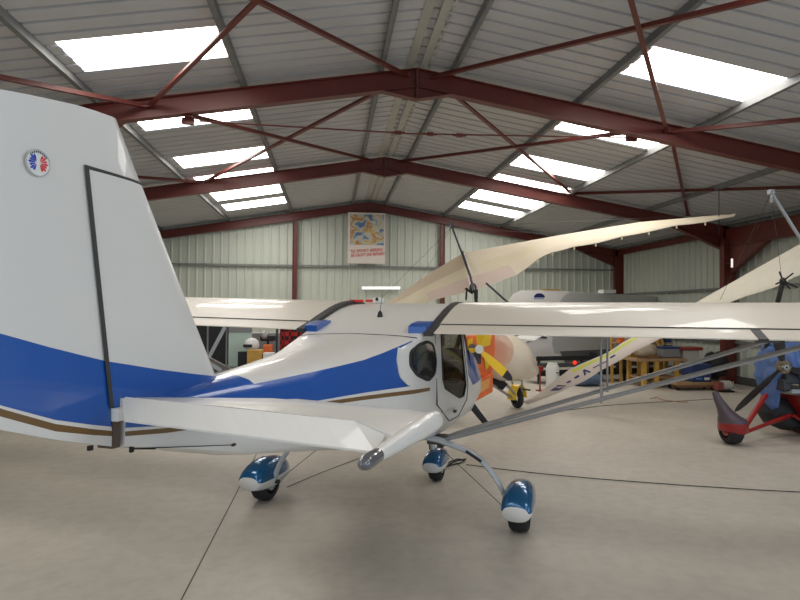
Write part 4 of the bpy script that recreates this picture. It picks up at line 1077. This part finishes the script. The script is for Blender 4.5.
bm_ = mat('black_composite', (.022, .020, .020), .38)
for tip in (at(735, 411, 6.7), at(773, 303, 6.7), at(848, 385, 6.7)):
    blade(hp+Vector((0, .0, 0)), tip, .075, bm_, bm_, rtk)
# draped tarpaulin: a folded skirt hung round the engine
tc_ = hp+dv_*.48+Vector((.09, -.02, 0)); NT = 96
def hem(a):      # lower edge height by angle; a=-90deg faces the camera
    d = math.degrees(a) % 360
    return interp([(0, .55), (60, .8), (120, .70), (150, .45), (175, .36), (200, .42), (216, .72), (232, .90), (250, .74), (268, .46), (310, .40), (360, .55)], d)
rr = []
NRW = 26
for i in range(NRW+1):
    f = i/NRW; r_ = []
    for k in range(NT):
        a = 2*math.pi*k/NT; hz = hem(a); ztop = hp.z+.30
        if f < .35: rad = .30*math.sin(f/.35*math.pi/2)+.012; z = ztop-.10*(f/.35)**2
        else:
            g = (f-.35)/.65; rad = .31+.09*math.sin(min(1, g*1.4)*math.pi/2)-.12*g*g; z = (ztop-.10)*(1-g)+hz*g
        fold = math.sin(a*9+2.5*math.sin(a*3)+z*3)*.022*min(1, f*2)+.045*noise.noise(Vector((math.cos(a)*2.5, math.sin(a)*2.5, z*5)))+.03*noise.noise(Vector((math.cos(a)*7, math.sin(a)*7, z*12)))
        # pinch where the tarpaulin is tied round the propeller shaft
        rad += fold
        r_.append(tc_*1.0+Vector((math.cos(a)*rad*1.05, math.sin(a)*rad*1.0, z-hp.z)))
    rr.append(r_)
mb = MB(); mb.loft(rr, cap=False); mb.f.append(tuple(reversed(range(NT)))); mb.mi.append(0)
tp = mb.build('tarpaulin', M['tarp'], smooth=True, angle=80); tp.location = tp.location
md = tp.modifiers.new('solid', 'SOLIDIFY'); md.thickness = .006
tag(tp, 'creased blue tarpaulin draped over the red trike engine', 'tarpaulin')

# ------------------------------------------------------------------ work area by the right wall
def W(px, py, y): return at(px, py, y)
YB_ = 12.1
t0 = atz(640, 384); t1 = atz(716, 384)
wt = thing('trestle_workbench', (7.5, YB_, 0), 'cluttered yellow timber workbench standing near the right wall', 'workbench')
xa, xb = at(638, 360, YB_).x, at(682, 360, YB_).x
MB().box(((xa+xb)/2, YB_+.3, .62), (xb-xa+.15, .75, .06)).build('worktop', M['wood'], wt)
for x in (xa+.12, (xa+xb)/2-.1, xb-.15):
    for yy in (-.02, .6): MB().box((x, YB_+yy, .31), (.09, .07, .60)).build('leg', M['ywood'], wt)
MB().box(((xa+xb)/2, YB_+.3, .22), (xb-xa-.2, .6, .04)).build('lower_shelf', M['wood'], wt)
rk = thing('timber_rack', ((xa+xb)/2+.2, 12.95, 0), 'yellow timber rack of clamps and frames behind the workbench', 'rack')
for k in range(7):
    x = xa-.1+k*(xb-xa+.3)/6; MB().box((x, 13.10, .75), (.05, .06, 1.5)).build('upright', M['ywood'], rk)
for z in (.95, 1.22, 1.46): MB().box(((xa+xb)/2+.05, 12.95, z), (xb-xa+.4, .26, .03)).build('shelf', M['wood'], rk)
cols = [('orange', .85), ('ywood', 1), ('mgrey', 1), ('wood', 1), ('redpaint', 1), ('pvc', 1), ('darkblue', 1), ('cream', 1)]
ksz = 0
kinds = [('orange box', 'orange'), ('yellow offcut', 'ywood'), ('grey tin', 'mgrey'), ('brown box', 'wood'), ('dark red tin', 'redpaint'), ('white jar', 'pvc'), ('navy box', 'darkblue'), ('cream box', 'cream'), ('yellow tin', 'yellow'), ('grey box', 'caravanshadegrey'), ('black tin', 'black'), ('green box', 'palegreen')]
for zi, z in enumerate((.968, 1.238)):
    x = xa-.05; j = 0
    while x < xb+.1:
        wd = .10+.08*random.random(); ht = .10+.10*random.random(); kd, mn = kinds[(j*5+zi*3) % 12]
        mb = MB()
        if kd.endswith(('tin', 'jar')): mb.tube([(x+wd/2, 12.9, z), (x+wd/2, 12.9, z+ht)], wd*.45, 12)
        else: mb.box((x+wd/2, 12.9, z+ht/2), (wd*.9, .16, ht))
        nm = {'box': 'storage_box', 'offcut': 'timber_offcut', 'tin': 'paint_tin', 'jar': 'glass_jar'}[kd.split()[-1]]
        tag(mb.build(nm, M[mn]), 'small %s on the %s shelf of the timber rack' % (kd, ('lower', 'upper')[zi]), kd.split()[-1], 'clutter on the timber rack')
        x += wd+.03+.05*random.random(); j += 1
def lumps(name, c, dims, m, label, cat, fn=None):
    return tag(MB().ball(c, dims, 16, 10, fn=fn or (lambda d: 1+.10*math.sin(6*d.x+4*d.z))).build(name, m, smooth=True), label, cat)
lumps('sack', (xa+.22, YB_+.15, .83), (.30, .22, .15), mat('beige_sack', (.45, .38, .28), .8, noise_amt=.3), 'beige sack slumped on the left end of the workbench', 'sack')
q = at(668, 353, YB_+.2)
t = thing('toolbox', (q.x, q.y, .65), 'grey blue toolbox on the workbench behind the struts', 'toolbox')
MB().box((q.x, q.y, .76), (.42, .24, .20)).build('body', M['mgrey'], t, bevel=.02); MB().box((q.x, q.y, .88), (.44, .25, .05)).build('lid', M['darkblue'], t, bevel=.01); MB().bar((q.x-.1, q.y, .93), (q.x+.1, q.y, .93), .03, .02).build('handle', M['black'], t)
for k, (dx, ln) in enumerate(((.02, .40), (.50, .36))):
    tag(MB().bar((xa+dx, YB_+.58, .675), (xa+dx+ln, YB_+.62, .675), .05, .04).build('timber_batten', M['ywood']), ('yellow batten lying on the workbench edge, longer of two', 'yellow batten lying on the workbench edge, shorter of two')[k], 'batten', 'battens on the workbench')
q = at(694, 352, 12.15)
t = thing('lidded_tub', (q.x+.12, 12.2, 0), 'translucent white tub with dark red lid above the blue crate', 'tub')
xx = q.x+.02
MB().box((xx, 12.45, .67), (.40, .36, .30)).build('tub', mat('frosted_plastic', (.50, .47, .43), .4), t, bevel=.02)
MB().box((xx, 12.45, .85), (.54, .42, .07)).build('lid', mat('dark_red_plastic', (.28, .03, .02), .4), t, bevel=.015)
for dx in (-.25, .25):
    for dy in (-.15, .15): MB().box((xx+dx*.7, 12.45+dy, .26), (.04, .04, .52)).build('stand_leg', M['wood'], t)
pc = atz(694, 391); pc = Vector((pc.x+.1, pc.y+.25, 0))
t = thing('wheeled_dolly', pc, 'low wooden dolly on castors carrying the blue crate', 'dolly')
MB().box(pc+Vector((0, 0, .15)), (.95, .45, .06)).build('deck', M['wood'], t); MB().box(pc+Vector((0, -.2, .10)), (.9, .04, .05)).build('rail', mat('red_brown_wood', (.22, .09, .05), .6), t)
for sx in (-.4, .4):
    for sy in (-.15, .15): mb = MB(); wheel(mb, pc+Vector((sx, sy, .055)), (1, 0, 0), .055, .03, 12); mb.build('castor', M['black'], t)
cr_ = pc+Vector((.13, 0, .18))
t = thing('plastic_crate', cr_, 'dark blue plastic crate with white label standing on the dolly', 'crate')
MB().box(cr_+Vector((0, 0, .19)), (.46, .34, .38)).build('box', M['darkblue'], t, bevel=.02); MB().box(cr_+Vector((.12, -.175, .07)), (.12, .006, .05)).build('label_patch', M['pvc'], t); MB().box(cr_+Vector((-.06, -.175, .07)), (.14, .006, .03)).build('label_patch', mat('blue_print', (.1, .25, .6), .5), t)
q = atz(722, 388)
lumps('bin_bag', q+Vector((-.02, .2, .49)), (.30, .24, .30), M['black'], 'black bag heaped beside the middle right column', 'bag', fn=lambda d: 1+.12*math.sin(8*d.x+5*d.z))
tag(MB().box(q+Vector((-.02, .2, .07)), (.5, .4, .14)).build('low_box', M['wood']), 'low brown box under the black bag by the column', 'box')
q = atz(726, 392)
t = thing('electric_motor', q, 'small pale motor with red side on the floor near the column', 'motor')
MB().tube([q+Vector((-.10, 0, .14)), q+Vector((.08, 0, .14))], .10, 14).build('housing', mat('pale_casting', (.45, .42, .40), .5), t, smooth=True); MB().box(q+Vector((-.17, 0, .13)), (.12, .16, .16)).build('end_cover', mat('dull_red', (.25, .06, .05), .5), t); MB().box(q+Vector((0, 0, .02)), (.24, .18, .04)).build('foot', M['black'], t)
q = atz(733, 389)
t = thing('chrome_lamp', q, 'small shiny chrome inspection lamp on the floor by the column', 'lamp')
MB().tube([q, q+Vector((0, 0, .02)), q+Vector((0, 0, .07))], [.09, .09, .02], 14).build('base', mat('chrome', (.85, .85, .85), .12, metal=1), t, smooth=True); MB().tube([q+Vector((0, 0, .06)), q+Vector((0, 0, .17))], .02, 10).build('stem', mat('chrome_stem', (.85, .85, .85), .12, metal=1), t)
q = atz(627, 378)
tag(MB().box(q+Vector((0, 0, .27)), (.10, .10, .54)).build('timber_post', M['wood']), 'short brown timber post standing left of the workbench', 'post')
q = atz(655, 400)
tag(MB().tube([atz(x, y, .03) for x, y in ((650, 399), (657, 397), (663, 400), (672, 401), (680, 402), (688, 402))], .007, 6).build('orange_hose', mat('rusty_orange', (.42, .16, .05), .6)), 'short orange hose lying on the floor before the dolly', 'hose')

# ------------------------------------------------------------------ clutter seen between the fin and the cabin
YL = 9.6
bx0, bx1 = at(196, 360, YL).x, at(273, 360, YL).x
t = thing('workshop_table', ((bx0+bx1)/2, YL+.2, 0), 'dark workshop table loaded with gear beyond the tailcone', 'table')
MB().box(((bx0+bx1)/2, YL+.2, .72), (bx1-bx0, .8, .05)).build('tabletop', M['dgrey'], t)
for x in (bx0+.1, bx1-.1):
    for yy in (-.1, .5): MB().box((x, YL+yy, .35), (.06, .06, .70)).build('leg', M['steeldark'], t)
t = thing('black_cabinet', (at(212, 360, YL).x, YL+.9, 0), 'tall black cabinet behind the fin leading edge', 'cabinet')
cxx = at(213, 360, YL+.8).x
MB().box((cxx, YL+1.1, .70), (.62, .5, 1.40)).build('body', M['black'], t, bevel=.01)
for zz in (.45, .95): MB().box((cxx, YL+.84, zz), (.55, .02, .42)).build('door', M['black'], t)
a, b = at(228, 332, YL+.1), at(251, 355, YL+.1)
t = thing('green_panel', ((a.x+b.x)/2, YL+.1, .745), 'pale green sheet standing upright on the dark table', 'sheet')
MB().box(((a.x+b.x)/2, YL+.18, (a.z+.745)/2), (b.x-a.x, .03, a.z-.745)).build('sheet', M['palegreen'], t)
MB().box(((a.x+b.x)/2, YL+.18, a.z+.05), (b.x-a.x, .05, .12)).build('top_rail', M['mgrey'], t)
q = at(252, 343, YL)
t = thing('crash_helmet', (q.x, YL, q.z-.14), 'white helmet with dark visor resting before the green sheet', 'helmet')
MB().ball((q.x, YL-.02, q.z-.025), (.12, .11, .11), 18, 12).build('shell', M['pvc'], t, smooth=True); MB().box((q.x-.05, YL-.12, q.z-.04), (.14, .04, .05)).build('visor', M['black'], t, bevel=.01)
t = thing('dark_boxes', (q.x, YL, .745), 'low black case under the white helmet on the table', 'case')
MB().box((q.x-.06, YL, (q.z-.14+.745)/2), (.30, .15, q.z-.14-.745)).build('case', M['black'], t)
q = at(268, 338, YL+.33)
t = thing('video_camera', (q.x, q.y, q.z-.1), 'black and silver camera head on a stand right of the helmet', 'camera')
MB().box(q, (.24, .2, .10)).build('body', M['black'], t, bevel=.02); MB().ball(q+Vector((-.05, -.08, .05)), (.06, .06, .07), 10, 8).build('lens', M['alu'], t, smooth=True)
MB().tube([(q.x, q.y, .745), (q.x, q.y, q.z)], .02, 8).build('stand', M['black'], t)
for nm, (x0, y0, x1, y1), yy, m, lab in (('storage_box', (247, 350, 262, 356), YL-.30, 'ywood', 'yellow orange box in front of the helmet on the dark table'), ('storage_box', (263, 345, 272, 353), YL-.02, 'orange', 'small orange box below the camera on the dark table'), ('paper_box', (263, 353, 274, 361), YL-.32, 'pvc', 'white box at the front edge of the dark table')):
    a, b = at(x0, y0, yy), at(x1, y1, yy); bz_ = .745
    tag(MB().box(((a.x+b.x)/2, yy+.08, (a.z+bz_)/2), (b.x-a.x, .16, max(.05, a.z-bz_))).build(nm, M[m], bevel=.008), lab, 'box')
# checked cloth hung over a rail
def check_mat():
    m = bpy.data.materials.new('red_black_check'); m.use_nodes = True; nt = m.node_tree; b = nt.nodes['Principled BSDF']; b.inputs['Roughness'].default_value = .9
    tc = nt.nodes.new('ShaderNodeTexCoord'); ck = nt.nodes.new('ShaderNodeTexChecker'); ck.inputs['Scale'].default_value = 14
    ck.inputs['Color1'].default_value = (.42, .02, .02, 1); ck.inputs['Color2'].default_value = (.03, .01, .01, 1)
    nt.links.new(tc.outputs['Object'], ck.inputs['Vector']); nt.links.new(ck.outputs['Color'], b.inputs['Base Color']); return m
a, b = at(280, 328, YL+.3), at(306, 356, YL+.3)
rr = []
for i in range(13):
    x = a.x+(b.x-a.x+.15)*i/12; yw = YL+.3+.03*math.sin(i*1.9)
    rr.append([(x, yw, a.z+.02), (x, yw-.02, .9), (x, yw+.02, .45), (x, yw+.035, .45), (x, yw-.005, .9), (x, yw+.015, a.z+.02)])
tag(MB().loft(rr).build('checked_cloth', check_mat(), smooth=True), 'red and black checked cloth hanging beside the cabin roof', 'cloth')
t = thing('clothes_rail', (b.x, YL+.3, 0), 'thin dark rail carrying the checked cloth', 'rail')
MB().tube([(a.x-.05, YL+.31, a.z+.03), (b.x+.2, YL+.31, a.z+.03)], .015, 8).build('crossbar', M['steeldark'], t)
for x in (a.x-.05, b.x+.2): MB().tube([(x, YL+.31, 0), (x, YL+.31, a.z+.03)], .018, 8).build('upright', M['steeldark'], t)
# grey cabinet low behind the helmet area
q = at(285, 338, YL+1.5)
tag(MB().box((q.x-.35, YL+1.6, .62), (1.5, .4, 1.24)).build('grey_counter', M['mgrey']), 'grey counter against which the table gear stands', 'counter')

# ------------------------------------------------------------------ cords on the floor
blk = M['black']
pts = [atz(x, y, .01) for x, y in ((466, 464.5), (478, 466), (500, 469), (545, 474), (600, 479), (680, 485), (760, 490), (840, 494))]
tag(MB().tube(pts, .0045, 6).build('power_cord', blk), 'black power cord running across the floor to the right', 'cord')
mb = MB()
mb.tube([atz(x, y, .012) for x, y in ((445, 464), (452, 461), (458, 459), (465, 460), (460, 463), (451, 465), (444, 467))], .008, 6)
mb.tube([atz(x, y, .035) for x, y in ((446, 466), (456, 461), (466, 459))], .008, 6)
tag(mb.build('coiled_cord', blk), 'short black coiled cord end beside the nose wheel', 'cord')
pts = [atz(x, y, .008) for x, y in ((495, 424), (520, 419), (560, 411), (600, 406), (640, 403), (680, 401), (715, 399))]
tag(MB().tube(pts, .005, 6).build('thin_cable', M['dgrey']), 'thin dark cable curving across the floor below the leaning wing', 'cable')
tag(MB().tube([atz(x, y, .006) for x, y in ((287, 487), (320, 473), (365, 456), (380, 450), (430, 436))], .003, 6).build('thin_rope', M['dgrey']), 'thin rope trailing on the floor from the left main wheel', 'rope')
# hanging chain near the wing tip
tag(MB().tube([at(719, 188, 9.0), at(719, 235, 9.0)], .007, 5).build('hanging_chain', M['black']), 'thin black chain hanging near the cream wing tip', 'chain')

t = thing('folding_frame', at(215, 366, 9.2), 'pale crossed metal frame leaning in front of the black cabinet', 'frame')
t.location.z = 0; ROOTM[t.name] = Matrix.Translation(t.location).inverted()
for (x0, y0, x1, y1) in ((225, 327, 207, 361), (206, 360, 228, 376)):
    a, b = at(x0, y0, 8.95), at(x1, y1, 8.95)
    b = a+(b-a)*(a.z/(a.z-b.z))
    MB().bar(a, b, .035, .05).build('tube', M['alu'], t)

for k in range(6):
    x = xa+.06+k*(xb-xa-.05)/5.5; h_ = (.62, .50, .68, .44, .60, .52)[k]
    tag(MB().bar((x, YB_+.44, .655), (x+.05*math.sin(k*2.3), YB_+.66, .655+h_), .035, .03).build('timber_stick', M['ywood']),
        'yellow timber stick standing on the workbench, number %s counted from its left end' % ('one', 'two', 'three', 'four', 'five', 'six')[k], 'stick', 'timber sticks on the workbench')
